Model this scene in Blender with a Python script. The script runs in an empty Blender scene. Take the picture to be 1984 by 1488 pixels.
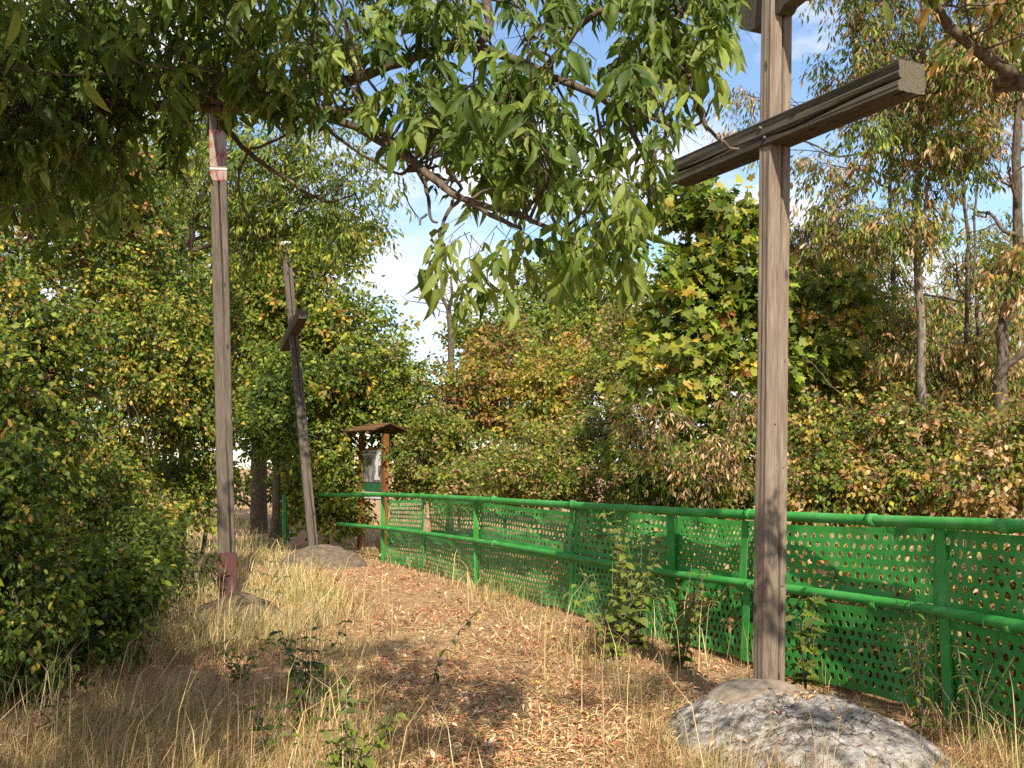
import bpy, math, random
import numpy as np
from mathutils import Matrix, Vector

# ------------------------------------------------------------------ camera, sky, sun, exposure
scene = bpy.context.scene
COL = scene.collection
F_PX, CX, CY = 2000.0, 992.0, 744.0          # focal length in photo pixels (photo 1984 x 1488)
PITCH = math.atan((905 - CY) / F_PX)
EYE = 1.6
cam_d = bpy.data.cameras.new('camera')
cam_d.sensor_width = 36.0
cam_d.lens = 36.0 * F_PX / 1984.0
cam_d.clip_start, cam_d.clip_end = 0.05, 4000
cam = bpy.data.objects.new('camera', cam_d)
COL.objects.link(cam)
cam.location = (0, 0, EYE)
cam.rotation_euler = (math.pi / 2 + PITCH, 0, 0)
scene.camera = cam

SUN_AZ = math.radians(190.0)                  # sky rotation: sun behind the camera, a little to the right
SUN_EL = math.radians(38.0)
SUN_DIR = Vector((-math.sin(SUN_AZ) * math.cos(SUN_EL), math.cos(SUN_AZ) * math.cos(SUN_EL), math.sin(SUN_EL)))
world = bpy.data.worlds.new('World')
scene.world = world
world.use_nodes = True
wn, wl = world.node_tree.nodes, world.node_tree.links
wn.clear()
w_out = wn.new('ShaderNodeOutputWorld')
w_bg = wn.new('ShaderNodeBackground')
w_bg.inputs['Strength'].default_value = 0.105
w_sky = wn.new('ShaderNodeTexSky')
w_sky.sky_type = 'NISHITA'
w_sky.sun_disc = False
w_sky.sun_elevation = SUN_EL
w_sky.sun_rotation = SUN_AZ
w_sky.air_density = 1.0
w_sky.dust_density = 0.2
w_sky.ozone_density = 2.0
w_tc = wn.new('ShaderNodeTexCoord')
w_map = wn.new('ShaderNodeMapping')
w_map.inputs['Location'].default_value = (0.35, 0.1, 0.02)
w_map.inputs['Scale'].default_value = (1.0, 1.0, 2.2)
w_noise = wn.new('ShaderNodeTexNoise')
w_noise.inputs['Scale'].default_value = 3.4
w_noise.inputs['Detail'].default_value = 8.0
w_noise.inputs['Roughness'].default_value = 0.55
w_ramp = wn.new('ShaderNodeValToRGB')
w_ramp.color_ramp.elements[0].position = 0.45
w_ramp.color_ramp.elements[1].position = 0.56
w_mix = wn.new('ShaderNodeMix')
w_mix.data_type = 'RGBA'
w_mix.inputs['B'].default_value = (5.6, 5.65, 5.9, 1)
wl.new(w_tc.outputs['Generated'], w_map.inputs['Vector'])
wl.new(w_map.outputs['Vector'], w_noise.inputs['Vector'])
wl.new(w_noise.outputs['Fac'], w_ramp.inputs['Fac'])
wl.new(w_ramp.outputs['Color'], w_mix.inputs['Factor'])
wl.new(w_sky.outputs['Color'], w_mix.inputs['A'])
wl.new(w_mix.outputs['Result'], w_bg.inputs['Color'])
wl.new(w_bg.outputs['Background'], w_out.inputs['Surface'])

sun_d = bpy.data.lights.new('sun', 'SUN')
sun_d.energy = 4.9
sun_d.angle = math.radians(0.6)
sun_d.color = (1.0, 0.91, 0.74)
sun = bpy.data.objects.new('sun', sun_d)
COL.objects.link(sun)
sun.rotation_euler = SUN_DIR.to_track_quat('Z', 'Y').to_euler()

scene.view_settings.view_transform = 'Standard'
scene.view_settings.look = 'None'
scene.view_settings.exposure = 1.0
scene.view_settings.gamma = 1.0
scene.view_settings.use_curve_mapping = False
scene.cycles.max_bounces = 6
scene.cycles.diffuse_bounces = 3
scene.cycles.transmission_bounces = 4
scene.cycles.use_denoising = False

# ------------------------------------------------------------------ projection helpers
_cp, _sp = math.cos(PITCH), math.sin(PITCH)


def P(px, py, Y):
    """world point at depth Y seen at photo pixel (px, py)"""
    a, b = (px - CX) / F_PX, -(py - CY) / F_PX
    d = np.array([a, _cp - b * _sp, _sp + b * _cp])
    return np.array([0, 0, EYE]) + d * (Y / d[1])


def proj(p):
    q = np.atleast_2d(p) - np.array([0, 0, EYE])
    dep = q[:, 1] * _cp + q[:, 2] * _sp
    up = -q[:, 1] * _sp + q[:, 2] * _cp
    dep = np.where(dep < 0.05, 0.05, dep)
    return CX + F_PX * q[:, 0] / dep, CY - F_PX * up / dep, dep


def nrm(v):
    return v / np.maximum(np.linalg.norm(v, axis=-1, keepdims=True), 1e-9)


class Wave:
    """cheap smooth 3-D noise in about [-1, 1]"""
    def __init__(self, seed, freq, n=9):
        r = np.random.default_rng(seed)
        self.k = nrm(r.normal(size=(n, 3))) * freq * r.uniform(0.5, 1.9, (n, 1))
        self.p = r.uniform(0, 6.28, n)

    def __call__(self, p):
        return np.sin(p @ self.k.T + self.p).sum(-1) / math.sqrt(len(self.p)) * 0.8


# ------------------------------------------------------------------ materials
MATS = {}


def new_mat(name):
    m = bpy.data.materials.new(name)
    m.use_nodes = True
    n = m.node_tree.nodes
    n.clear()
    out = n.new('ShaderNodeOutputMaterial')
    b = n.new('ShaderNodeBsdfPrincipled')
    m.node_tree.links.new(b.outputs[0], out.inputs['Surface'])
    MATS[name] = m
    return m, n, m.node_tree.links, b, out


def noise(n, l, vec, scale, detail=6, rough=0.6, dist=0.0):
    t = n.new('ShaderNodeTexNoise')
    t.inputs['Scale'].default_value = scale
    t.inputs['Detail'].default_value = detail
    t.inputs['Roughness'].default_value = rough
    t.inputs['Distortion'].default_value = dist
    if vec is not None:
        l.new(vec, t.inputs['Vector'])
    return t.outputs['Fac']


def ramp(n, l, fac, stops):
    r = n.new('ShaderNodeValToRGB')
    e = r.color_ramp.elements
    while len(e) < len(stops):
        e.new(0.5)
    for i, (p, c) in enumerate(stops):
        e[i].position = p
        e[i].color = (*c, 1) if len(c) == 3 else c
    l.new(fac, r.inputs['Fac'])
    return r.outputs['Color']


def mixc(n, l, fac, a, b, mode='MIX'):
    m = n.new('ShaderNodeMix')
    m.data_type = 'RGBA'
    m.blend_type = mode
    for sock, v in (('Factor', fac), ('A', a), ('B', b)):
        if isinstance(v, (int, float)):
            m.inputs[sock].default_value = v
        elif isinstance(v, tuple):
            m.inputs[sock].default_value = (*v, 1)
        else:
            l.new(v, m.inputs[sock])
    return m.outputs['Result']


def bump(n, l, b, height, strength, dist):
    u = n.new('ShaderNodeBump')
    u.inputs['Strength'].default_value = strength
    u.inputs['Distance'].default_value = dist
    l.new(height, u.inputs['Height'])
    l.new(u.outputs[0], b.inputs['Normal'])


def coords(n, l, scale=(1, 1, 1), kind='Object'):
    t = n.new('ShaderNodeTexCoord')
    m = n.new('ShaderNodeMapping')
    m.inputs['Scale'].default_value = scale
    l.new(t.outputs[kind], m.inputs['Vector'])
    return m.outputs['Vector']


def leaf_material(name, translucent, rough=0.55, spec=0.35):
    m, n, l, b, out = new_mat(name)
    a = n.new('ShaderNodeAttribute')
    a.attribute_name = 'col'
    b.inputs['Roughness'].default_value = rough
    b.inputs['Specular IOR Level'].default_value = spec
    tr = n.new('ShaderNodeBsdfTranslucent')
    mx = n.new('ShaderNodeMixShader')
    mx.inputs[0].default_value = translucent
    tc = mixc(n, l, 1.0, a.outputs['Color'], (1.15, 1.2, 0.55), 'MULTIPLY')
    l.new(a.outputs['Color'], b.inputs['Base Color'])
    l.new(tc, tr.inputs['Color'])
    l.new(b.outputs[0], mx.inputs[1])
    l.new(tr.outputs[0], mx.inputs[2])
    l.new(mx.outputs[0], out.inputs['Surface'])


leaf_material('leaf', 0.48)
leaf_material('grass', 0.22, 0.6, 0.25)
leaf_material('litter', 0.05, 0.7, 0.2)


def bark_material(name, c0, c1, c2):
    m, n, l, b, out = new_mat(name)
    v = coords(n, l, (1, 1, 0.35))
    f = noise(n, l, v, 38, 7, 0.65)
    c = ramp(n, l, f, [(0.32, c0), (0.52, c1), (0.72, c2)])
    l.new(c, b.inputs['Base Color'])
    b.inputs['Roughness'].default_value = 0.9
    b.inputs['Specular IOR Level'].default_value = 0.15
    bump(n, l, b, f, 0.7, 0.012)


bark_material('bark', (0.035, 0.026, 0.019), (0.085, 0.066, 0.048), (0.17, 0.14, 0.105))
bark_material('bark_pale', (0.07, 0.058, 0.043), (0.15, 0.125, 0.095), (0.26, 0.225, 0.175))


def wood_material(name, dark, mid, light, stain, green=0.0):
    m, n, l, b, out = new_mat(name)
    v = coords(n, l, (1, 1, 0.035))
    fine = noise(n, l, v, 150, 8, 0.7, 0.2)
    v2 = coords(n, l, (1, 1, 0.12))
    mid_n = noise(n, l, v2, 22, 5, 0.6)
    c = ramp(n, l, fine, [(0.30, dark), (0.47, mid), (0.72, light)])
    c = mixc(n, l, ramp(n, l, mid_n, [(0.45, (0, 0, 0)), (0.68, (0.75, 0.75, 0.75))]), c, stain)
    v3 = coords(n, l, (1, 1, 0.5))
    big = noise(n, l, v3, 3.2, 6, 0.6)
    c = mixc(n, l, ramp(n, l, big, [(0.50, (0, 0, 0)), (0.72, (0.55, 0.55, 0.55))]), c, (0.115, 0.105, 0.092))
    if green:
        gm = noise(n, l, v3, 5.5, 5, 0.65)
        c = mixc(n, l, ramp(n, l, gm, [(0.45, (0, 0, 0)), (0.7, (green, green, green))]), c, (0.075, 0.078, 0.036))
    vk = n.new('ShaderNodeTexVoronoi')
    vk.inputs['Scale'].default_value = 6.5
    l.new(coords(n, l, (1, 1, 0.42)), vk.inputs['Vector'])
    c = mixc(n, l, ramp(n, l, vk.outputs['Distance'], [(0.0, (0.95, 0.95, 0.95)), (0.085, (0.7, 0.7, 0.7)), (0.13, (0, 0, 0))]), c, tuple(q * .75 for q in dark))
    tcn = n.new('ShaderNodeTexCoord')
    sp_ = n.new('ShaderNodeSeparateXYZ')
    l.new(tcn.outputs['Normal'], sp_.inputs[0])
    ab = n.new('ShaderNodeMath')
    ab.operation = 'ABSOLUTE'
    l.new(sp_.outputs['Z'], ab.inputs[0])
    gt = n.new('ShaderNodeMath')
    gt.operation = 'GREATER_THAN'
    gt.inputs[1].default_value = 0.85
    l.new(ab.outputs[0], gt.inputs[0])
    eoff = n.new('ShaderNodeVectorMath')
    eoff.inputs[1].default_value = (0.035, -0.05, 0)
    l.new(tcn.outputs['Object'], eoff.inputs[0])
    wv_ = n.new('ShaderNodeTexWave')
    wv_.wave_type = 'RINGS'
    wv_.rings_direction = 'Z'
    wv_.inputs['Scale'].default_value = 15
    wv_.inputs['Distortion'].default_value = 7
    wv_.inputs['Detail'].default_value = 4
    l.new(eoff.outputs[0], wv_.inputs['Vector'])
    eg = ramp(n, l, wv_.outputs['Fac'], [(0.1, tuple(q * 1.45 for q in mid)), (0.8, tuple(q * 1.05 for q in light))])
    spk = noise(n, l, tcn.outputs['Object'], 30, 6, 0.7)
    eg = mixc(n, l, ramp(n, l, spk, [(0.52, (0, 0, 0)), (0.7, (0.5, 0.5, 0.5))]), eg, dark)
    c = mixc(n, l, gt.outputs[0], c, eg)
    l.new(c, b.inputs['Base Color'])
    b.inputs['Roughness'].default_value = 0.85
    b.inputs['Specular IOR Level'].default_value = 0.2
    bump(n, l, b, fine, 0.55, 0.006)


wood_material('post_wood', (0.055, 0.042, 0.031), (0.165, 0.130, 0.098), (0.27, 0.225, 0.178), (0.125, 0.083, 0.056))
wood_material('arm_wood', (0.016, 0.013, 0.010), (0.052, 0.044, 0.031), (0.098, 0.084, 0.060), (0.034, 0.029, 0.021), 0.45)
wood_material('grey_wood', (0.032, 0.026, 0.021), (0.088, 0.071, 0.056), (0.16, 0.132, 0.108), (0.06, 0.043, 0.032))
wood_material('stained_wood', (0.07, 0.026, 0.008), (0.16, 0.062, 0.018), (0.23, 0.095, 0.03), (0.10, 0.04, 0.012))


wood_material('roof_wood', (0.03, 0.016, 0.008), (0.085, 0.045, 0.02), (0.14, 0.078, 0.036), (0.05, 0.028, 0.014))


def red_paint_material():
    m, n, l, b, out = new_mat('red_paint')
    v = coords(n, l, (1, 1, 0.4))
    f = noise(n, l, v, 16, 7, 0.7)
    c = ramp(n, l, f, [(0.36, (0.135, 0.022, 0.018)), (0.44, (0.17, 0.04, 0.032)), (0.48, (0.19, 0.13, 0.11)), (0.75, (0.26, 0.21, 0.185))])
    l.new(c, b.inputs['Base Color'])
    b.inputs['Roughness'].default_value = 0.75
    bump(n, l, b, f, 0.4, 0.004)
    m, n, l, b, out = new_mat('dark_red_paint')
    v = coords(n, l, (1, 1, 0.4))
    f = noise(n, l, v, 14, 7, 0.7)
    c = ramp(n, l, f, [(0.35, (0.03, 0.006, 0.006)), (0.60, (0.065, 0.012, 0.012)), (0.74, (0.09, 0.06, 0.045))])
    l.new(c, b.inputs['Base Color'])
    b.inputs['Roughness'].default_value = 0.7
    bump(n, l, b, f, 0.4, 0.004)


red_paint_material()


def simple(name, col, rough=0.6, var=0.15, scale=20, spec=0.3):
    m, n, l, b, out = new_mat(name)
    v = coords(n, l)
    f = noise(n, l, v, scale, 6, 0.65)
    lo = tuple(c * (1 - var) for c in col)
    hi = tuple(min(1, c * (1 + var)) for c in col)
    l.new(ramp(n, l, f, [(0.3, lo), (0.7, hi)]), b.inputs['Base Color'])
    b.inputs['Roughness'].default_value = rough
    b.inputs['Specular IOR Level'].default_value = spec
    bump(n, l, b, f, 0.15, 0.003)
    return m


simple('earth_stone', (0.12, 0.092, 0.066), 0.95, 0.5, 14, 0.1)
simple('white_band', (0.5, 0.48, 0.43), 0.7)
simple('painted_glare', (0.86, 0.86, 0.84), 0.35, 0.05)  # near-white colour stands in for bright light
simple('poster_white', (0.6, 0.6, 0.57), 0.4)
simple('poster_green', (0.022, 0.115, 0.048), 0.4)
simple('iron', (0.09, 0.085, 0.08), 0.5)
simple('wire', (0.12, 0.15, 0.11), 0.5)


def paint_material():
    m, n, l, b, out = new_mat('green_paint')
    v = coords(n, l)
    f = noise(n, l, v, 2.6, 7, 0.68)
    c = ramp(n, l, f, [(0.3, (0.016, 0.165, 0.022)), (0.5, (0.030, 0.23, 0.036)), (0.66, (0.07, 0.28, 0.075)), (0.8, (0.11, 0.30, 0.12))])
    g = noise(n, l, v, 60, 6, 0.7)
    c = mixc(n, l, ramp(n, l, g, [(0.58, (0, 0, 0)), (0.72, (0.6, 0.6, 0.6))]), c, (0.11, 0.13, 0.06))
    r = noise(n, l, v, 10, 8, 0.78)
    c = mixc(n, l, ramp(n, l, r, [(0.60, (0, 0, 0)), (0.66, (0.8, 0.8, 0.8))]), c, (0.10, 0.065, 0.034))
    l.new(c, b.inputs['Base Color'])
    l.new(ramp(n, l, g, [(0.3, (0.5, 0.5, 0.5)), (0.7, (0.8, 0.8, 0.8))]), b.inputs['Roughness'])
    b.inputs['Specular IOR Level'].default_value = 0.35
    bump(n, l, b, g, 0.12, 0.002)


paint_material()


def concrete_material():
    m, n, l, b, out = new_mat('concrete')
    v = coords(n, l)
    big = noise(n, l, v, 2.4, 6, 0.6, 0.3)
    med = noise(n, l, v, 11, 8, 0.7)
    fine = noise(n, l, v, 70, 6, 0.7)
    c = ramp(n, l, med, [(0.34, (0.06, 0.048, 0.04)), (0.48, (0.23, 0.20, 0.17)), (0.62, (0.47, 0.44, 0.41))])
    c = mixc(n, l, ramp(n, l, big, [(0.48, (0, 0, 0)), (0.66, (0.6, 0.6, 0.6))]), c, (0.42, 0.40, 0.375))
    sp = noise(n, l, v, 34, 8, 0.75)
    c = mixc(n, l, ramp(n, l, sp, [(0.52, (0, 0, 0)), (0.60, (0.85, 0.85, 0.85))]), c, (0.06, 0.046, 0.038))
    c = mixc(n, l, ramp(n, l, noise(n, l, v, 6, 7, 0.7), [(0.58, (0, 0, 0)), (0.72, (0.6, 0.6, 0.6))]), c, (0.13, 0.105, 0.06))
    vc = n.new('ShaderNodeTexVoronoi')
    vc.feature = 'DISTANCE_TO_EDGE'
    vc.inputs['Scale'].default_value = 0.9
    wob = n.new('ShaderNodeVectorMath')
    wob.operation = 'ADD'
    nv = n.new('ShaderNodeTexNoise')
    nv.inputs['Scale'].default_value = 5
    nv.inputs['Detail'].default_value = 5
    l.new(v, nv.inputs['Vector'])
    l.new(v, wob.inputs[0])
    l.new(nv.outputs['Color'], wob.inputs[1])
    l.new(wob.outputs[0], vc.inputs['Vector'])
    ck = ramp(n, l, vc.outputs['Distance'], [(0.0, (0.9, 0.9, 0.9)), (0.006, (0.7, 0.7, 0.7)), (0.012, (0, 0, 0))])
    c = mixc(n, l, ck, c, (0.03, 0.024, 0.02))
    l.new(c, b.inputs['Base Color'])
    b.inputs['Roughness'].default_value = 0.95
    b.inputs['Specular IOR Level'].default_value = 0.1
    h = mixc(n, l, 0.4, fine, med)
    h = mixc(n, l, ck, h, (0, 0, 0))
    bump(n, l, b, h, 0.9, 0.03)
    m, n, l, b, out = new_mat('concrete_cap')
    v = coords(n, l)
    med = noise(n, l, v, 9, 8, 0.7)
    fine = noise(n, l, v, 80, 6, 0.7)
    c = ramp(n, l, med, [(0.3, (0.16, 0.12, 0.09)), (0.52, (0.27, 0.215, 0.165)), (0.72, (0.35, 0.30, 0.25))])
    l.new(c, b.inputs['Base Color'])
    b.inputs['Roughness'].default_value = 0.95
    b.inputs['Specular IOR Level'].default_value = 0.1
    bump(n, l, b, fine, 0.6, 0.01)


concrete_material()


def ground_material():
    m, n, l, b, out = new_mat('soil')
    v = coords(n, l)
    a = noise(n, l, v, 0.8, 6, 0.6)
    f = noise(n, l, v, 22, 8, 0.75)
    g = noise(n, l, v, 90, 5, 0.7)
    c = ramp(n, l, f, [(0.3, (0.17, 0.105, 0.06)), (0.5, (0.34, 0.225, 0.13)), (0.7, (0.48, 0.35, 0.21))])
    c = mixc(n, l, ramp(n, l, a, [(0.42, (0, 0, 0)), (0.62, (0.75, 0.75, 0.75))]), c, ramp(n, l, g, [(0.35, (0.24, 0.11, 0.06)), (0.65, (0.44, 0.24, 0.135))]))
    l.new(c, b.inputs['Base Color'])
    b.inputs['Roughness'].default_value = 1.0
    b.inputs['Specular IOR Level'].default_value = 0.05
    bump(n, l, b, f, 0.8, 0.03)


ground_material()


def poster_material():
    m, n, l, b, out = new_mat('poster_print')
    t = n.new('ShaderNodeTexCoord')
    sep = n.new('ShaderNodeSeparateXYZ')
    l.new(t.outputs['Object'], sep.inputs[0])
    f = noise(n, l, coords(n, l, (9, 9, 5)), 1.0, 5, 0.6)
    c = ramp(n, l, f, [(0.34, (0.055, 0.055, 0.05)), (0.5, (0.15, 0.15, 0.14)), (0.66, (0.36, 0.36, 0.33))])
    # pale sky part of the printed picture at the top
    h = n.new('ShaderNodeMapRange')
    h.inputs['From Min'].default_value = 0.15
    h.inputs['From Max'].default_value = 0.32
    l.new(sep.outputs['Z'], h.inputs['Value'])
    c = mixc(n, l, h.outputs[0], c, (0.34, 0.36, 0.33))
    l.new(c, b.inputs['Base Color'])
    b.inputs['Roughness'].default_value = 0.35


poster_material()

# ------------------------------------------------------------------ mesh helpers


def link(name, me, mat=None, parent=None):
    o = bpy.data.objects.new(name, me)
    COL.objects.link(o)
    if mat and me is not None and not me.materials:
        me.materials.append(MATS[mat])
    if parent:
        o.parent = parent
    return o


def tag(o, label=None, cat=None, group=None, kind=None):
    for k, v in (('label', label), ('category', cat), ('group', group), ('kind', kind)):
        if v:
            o[k] = v
    return o


def empty(name, loc, label=None, cat=None, group=None, kind=None):
    o = bpy.data.objects.new(name, None)
    o.empty_display_size = 0.2
    COL.objects.link(o)
    o.location = loc
    return tag(o, label, cat, group, kind)


def base_of(o):
    b = Vector((0, 0, 0))
    while o is not None:
        b += o.location
        o = o.parent
    return np.array(b)


def tri_mesh(name, V, Fc, C=None, smooth=True):
    V = np.ascontiguousarray(V, dtype=np.float32)
    Fc = np.ascontiguousarray(Fc, dtype=np.int32)
    me = bpy.data.meshes.new(name)
    me.vertices.add(len(V))
    me.vertices.foreach_set('co', V.ravel())
    me.loops.add(Fc.size)
    me.loops.foreach_set('vertex_index', Fc.ravel())
    me.polygons.add(len(Fc))
    me.polygons.foreach_set('loop_start', np.arange(len(Fc), dtype=np.int32) * 3)
    me.polygons.foreach_set('use_smooth', np.full(len(Fc), smooth, dtype=bool))
    me.update(calc_edges=True)
    if C is not None:
        a = me.attributes.new('col', 'FLOAT_COLOR', 'POINT')
        a.data.foreach_set('color', np.column_stack([C, np.ones(len(C))]).astype(np.float32).ravel())
    return me


class Soup:
    def __init__(self):
        self.V, self.F, self.C, self.n = [], [], [], 0

    def add(self, V, Fc, C=None):
        self.V.append(np.asarray(V, float))
        self.F.append(np.asarray(Fc) + self.n)
        if C is not None:
            self.C.append(C)
        self.n += len(V)

    def build(self, name, mat, parent=None, smooth=True, kind=None):
        V = np.concatenate(self.V)
        if parent:
            V = V - base_of(parent)
        me = tri_mesh(name, V, np.concatenate(self.F), np.concatenate(self.C) if self.C else None, smooth)
        return tag(link(name, me, mat, parent), kind=kind)


# leaf templates: unit length along x, faces up z
def _fan_leaf(outline, fold):
    pts = [(0.0, 0.0, 0.0)] + [(x, y, z) for x, y, z in outline]
    return np.array(pts), fold


T = {}
T['oval'] = (np.array([(0, 0, 0), (.42, .30, .07), (1, 0, -.06), (.42, -.30, .07)], float), np.array([(0, 2, 1), (0, 3, 2)]))
_hx = [(0, 0, 0), (.22, .22, .05), (.62, .24, .05), (1, 0, -.12), (.62, -.24, .05), (.22, -.22, .05), (.25, 0, 0), (.62, 0, -.01)]
T['ovate'] = (np.array(_hx, float), np.array([(0, 6, 1), (6, 2, 1), (6, 7, 2), (7, 3, 2), (0, 5, 6), (6, 5, 4), (6, 4, 7), (7, 4, 3)]))
_ln = [(0, 0, 0), (.18, .095, .035), (.55, .13, .02), (1, 0, -.2), (.55, -.13, .02), (.18, -.095, .035), (.2, 0, 0.0), (.56, 0, -.03)]
T['lance'] = (np.array(_ln, float), T['ovate'][1])
_as = [(0, 0, 0), (.2, .12, .06), (.58, .145, .04), (1, 0, -.2), (.58, -.145, .04), (.2, -.12, .06), (.22, 0, 0.0), (.6, 0, -.02)]
T['ash'] = (np.array(_as, float), T['ovate'][1])
_al = [(0, 0, 0), (.12, .075, .045), (.34, .155, .06), (.6, .15, .03), (.84, .075, -.06), (1, 0, -.18),
       (.84, -.075, -.06), (.6, -.15, .03), (.34, -.155, .06), (.12, -.075, .045), (.3, 0, 0), (.62, 0, -.03)]
T['ash_fine'] = (np.array(_al, float), np.array([(0, 10, 1), (1, 10, 2), (2, 10, 11), (2, 11, 3), (3, 11, 4), (4, 11, 5),
                                                 (0, 9, 10), (9, 8, 10), (8, 11, 10), (8, 7, 11), (7, 6, 11), (6, 5, 11)]))
_mo = [(0.0, 0.0), (-.08, .22), (.12, .48), (.28, .30), (.52, .52), (.58, .20), (1.0, 0.0), (.58, -.20), (.52, -.52), (.28, -.30), (.12, -.48), (-.08, -.22)]
_mv = [(.28, 0, .0)] + [(x, y, .05 * abs(y) * 2 - .1 * x * x) for x, y in _mo]
T['maple'] = (np.array(_mv, float), np.array([(0, i + 1, (i + 1) % 12 + 1) for i in range(12)])[:, ::-1])
T['round'] = (np.array([(0, 0, 0), (.15, .3, .06), (.55, .36, .05), (1, 0, -.1), (.55, -.36, .05), (.15, -.3, .06), (.25, 0, 0), (.6, 0, -.02)], float), T['ovate'][1])
_tw = [(0, math.cos(a), math.sin(a)) for a in (0, 2.1, 4.2)] + [(1, .35 * math.cos(a), .35 * math.sin(a)) for a in (0, 2.1, 4.2)]
T['twig'] = (np.array(_tw, float), np.array([(0, 1, 4), (0, 4, 3), (1, 2, 5), (1, 5, 4), (2, 0, 3), (2, 3, 5)]))


def frames(d, up):
    x = nrm(d)
    z = nrm(up - (up * x).sum(-1, keepdims=True) * x)
    y = np.cross(z, x)
    return x, y, z


def scatter(soup, tname, pos, d, up, sx, sy=None, col=None, sz=None):
    tv, tf = T[tname]
    n, k = len(pos), len(tv)
    if n == 0:
        return
    x, y, z = frames(d, up)
    sx = np.broadcast_to(np.asarray(sx, float), (n,))
    sy = sx if sy is None else np.broadcast_to(np.asarray(sy, float), (n,))
    sz = sy if sz is None else np.broadcast_to(np.asarray(sz, float), (n,))
    V = (pos[:, None, :] + (sx[:, None] * tv[None, :, 0])[..., None] * x[:, None, :]
         + (sy[:, None] * tv[None, :, 1])[..., None] * y[:, None, :]
         + (sz[:, None] * tv[None, :, 2])[..., None] * z[:, None, :])
    Fc = (tf[None] + (np.arange(n) * k)[:, None, None]).reshape(-1, 3)
    soup.add(V.reshape(-1, 3), Fc, None if col is None else np.repeat(col, k, axis=0))


def twigs(soup, a, b, r):
    d = b - a
    L = np.linalg.norm(d, axis=1)
    up = np.tile(np.array([0.31, 0.2, 0.93]), (len(a), 1)) + 0.01
    scatter(soup, 'twig', a, d, up, L, r, sz=r)


def tube(soup, path, rad, sides=8, cap=False, wob=0.0, rng=None):
    path = np.asarray(path, float)
    rad = np.broadcast_to(np.asarray(rad, float), (len(path),))
    t = nrm(np.gradient(path, axis=0))
    ref = np.array([0.13, 1.0, 0.21]) if abs(t[:, 1]).mean() < 0.8 else np.array([1.0, 0.1, 0.2])
    x = nrm(np.cross(np.broadcast_to(ref, t.shape), t))
    y = np.cross(t, x)
    an = np.arange(sides) * 2 * math.pi / sides
    rr = rad[:, None] * (1 + (wob * rng.normal(size=(len(path), sides)) if wob else 0))
    V = path[:, None, :] + (rr * np.cos(an))[..., None] * x[:, None, :] + (rr * np.sin(an))[..., None] * y[:, None, :]
    n = len(path)
    i = np.arange(n - 1)[:, None] * sides
    j = np.arange(sides)[None]
    a, b = i + j, i + (j + 1) % sides
    Fc = np.concatenate([np.stack([a, b, b + sides], -1).reshape(-1, 3), np.stack([a, b + sides, a + sides], -1).reshape(-1, 3)])
    V = V.reshape(-1, 3)
    if cap:
        c0, c1 = len(V), len(V) + 1
        V = np.concatenate([V, path[:1], path[-1:]])
        k = np.arange(sides)
        Fc = np.concatenate([Fc, np.stack([np.full(sides, c0), (k + 1) % sides, k], -1),
                             np.stack([np.full(sides, c1), (n - 1) * sides + k, (n - 1) * sides + (k + 1) % sides], -1)])
    soup.add(V, Fc)


def curve(pts, n):
    """Catmull-Rom through the points, n samples"""
    p = np.asarray(pts, float)
    p = np.concatenate([[2 * p[0] - p[1]], p, [2 * p[-1] - p[-2]]])
    m = len(p) - 3
    u = np.linspace(0, m - 1e-6, n)
    i = u.astype(int)
    f = (u - i)[:, None]
    a, b, c, d = p[i], p[i + 1], p[i + 2], p[i + 3]
    return 0.5 * (2 * b + (c - a) * f + (2 * a - 5 * b + 4 * c - d) * f ** 2 + (3 * b - a - 3 * c + d) * f ** 3)


def wander(a, b, n, amp, rng, sag=0.0):
    t = np.linspace(0, 1, n)[:, None]
    p = a + (b - a) * t
    L = np.linalg.norm(b - a)
    k = rng.normal(size=(4, 3))
    w = sum(np.sin(t * math.pi * (i + 1)) * k[i] / (i + 1) for i in range(4))
    p = p + w * amp * L
    p[:, 2] += (sag * L * np.sin(t * math.pi))[:, 0]
    return p


def palette(n, pal, rng, jitter=0.22):
    w = np.array([q[0] for q in pal], float)
    c = np.array([q[1] for q in pal])
    k = rng.choice(len(pal), n, p=w / w.sum())
    return np.clip(c[k] * (1 + jitter * rng.normal(size=(n, 1))) * (1 + 0.06 * rng.normal(size=(n, 3))), 0.008, 0.9)


def rand_dir(n, rng):
    return nrm(rng.normal(size=(n, 3)))


# leaf colours (linear)
G_DARK, G_MID, G_LIGHT = (.040, .072, .010), (.092, .140, .016), (.175, .225, .030)
G_YEL, YEL, OCHRE = (.28, .285, .042), (.46, .34, .055), (.36, .22, .065)
BROWN, PINK, RUST, GREYG = (.24, .135, .064), (.58, .38, .225), (.34, .14, .055), (.175, .19, .056)

# ------------------------------------------------------------------ ground
_gw = Wave(3, 1.1)
_gw2 = Wave(4, 0.25)


def gz(x, y):
    p = np.stack([np.asarray(x, float), np.asarray(y, float), np.zeros_like(np.asarray(x, float))], -1)
    near = np.exp(-((np.asarray(y) / 60.0) ** 2))
    return (0.022 * _gw(p) + 0.035 * _gw2(p)) * near


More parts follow.
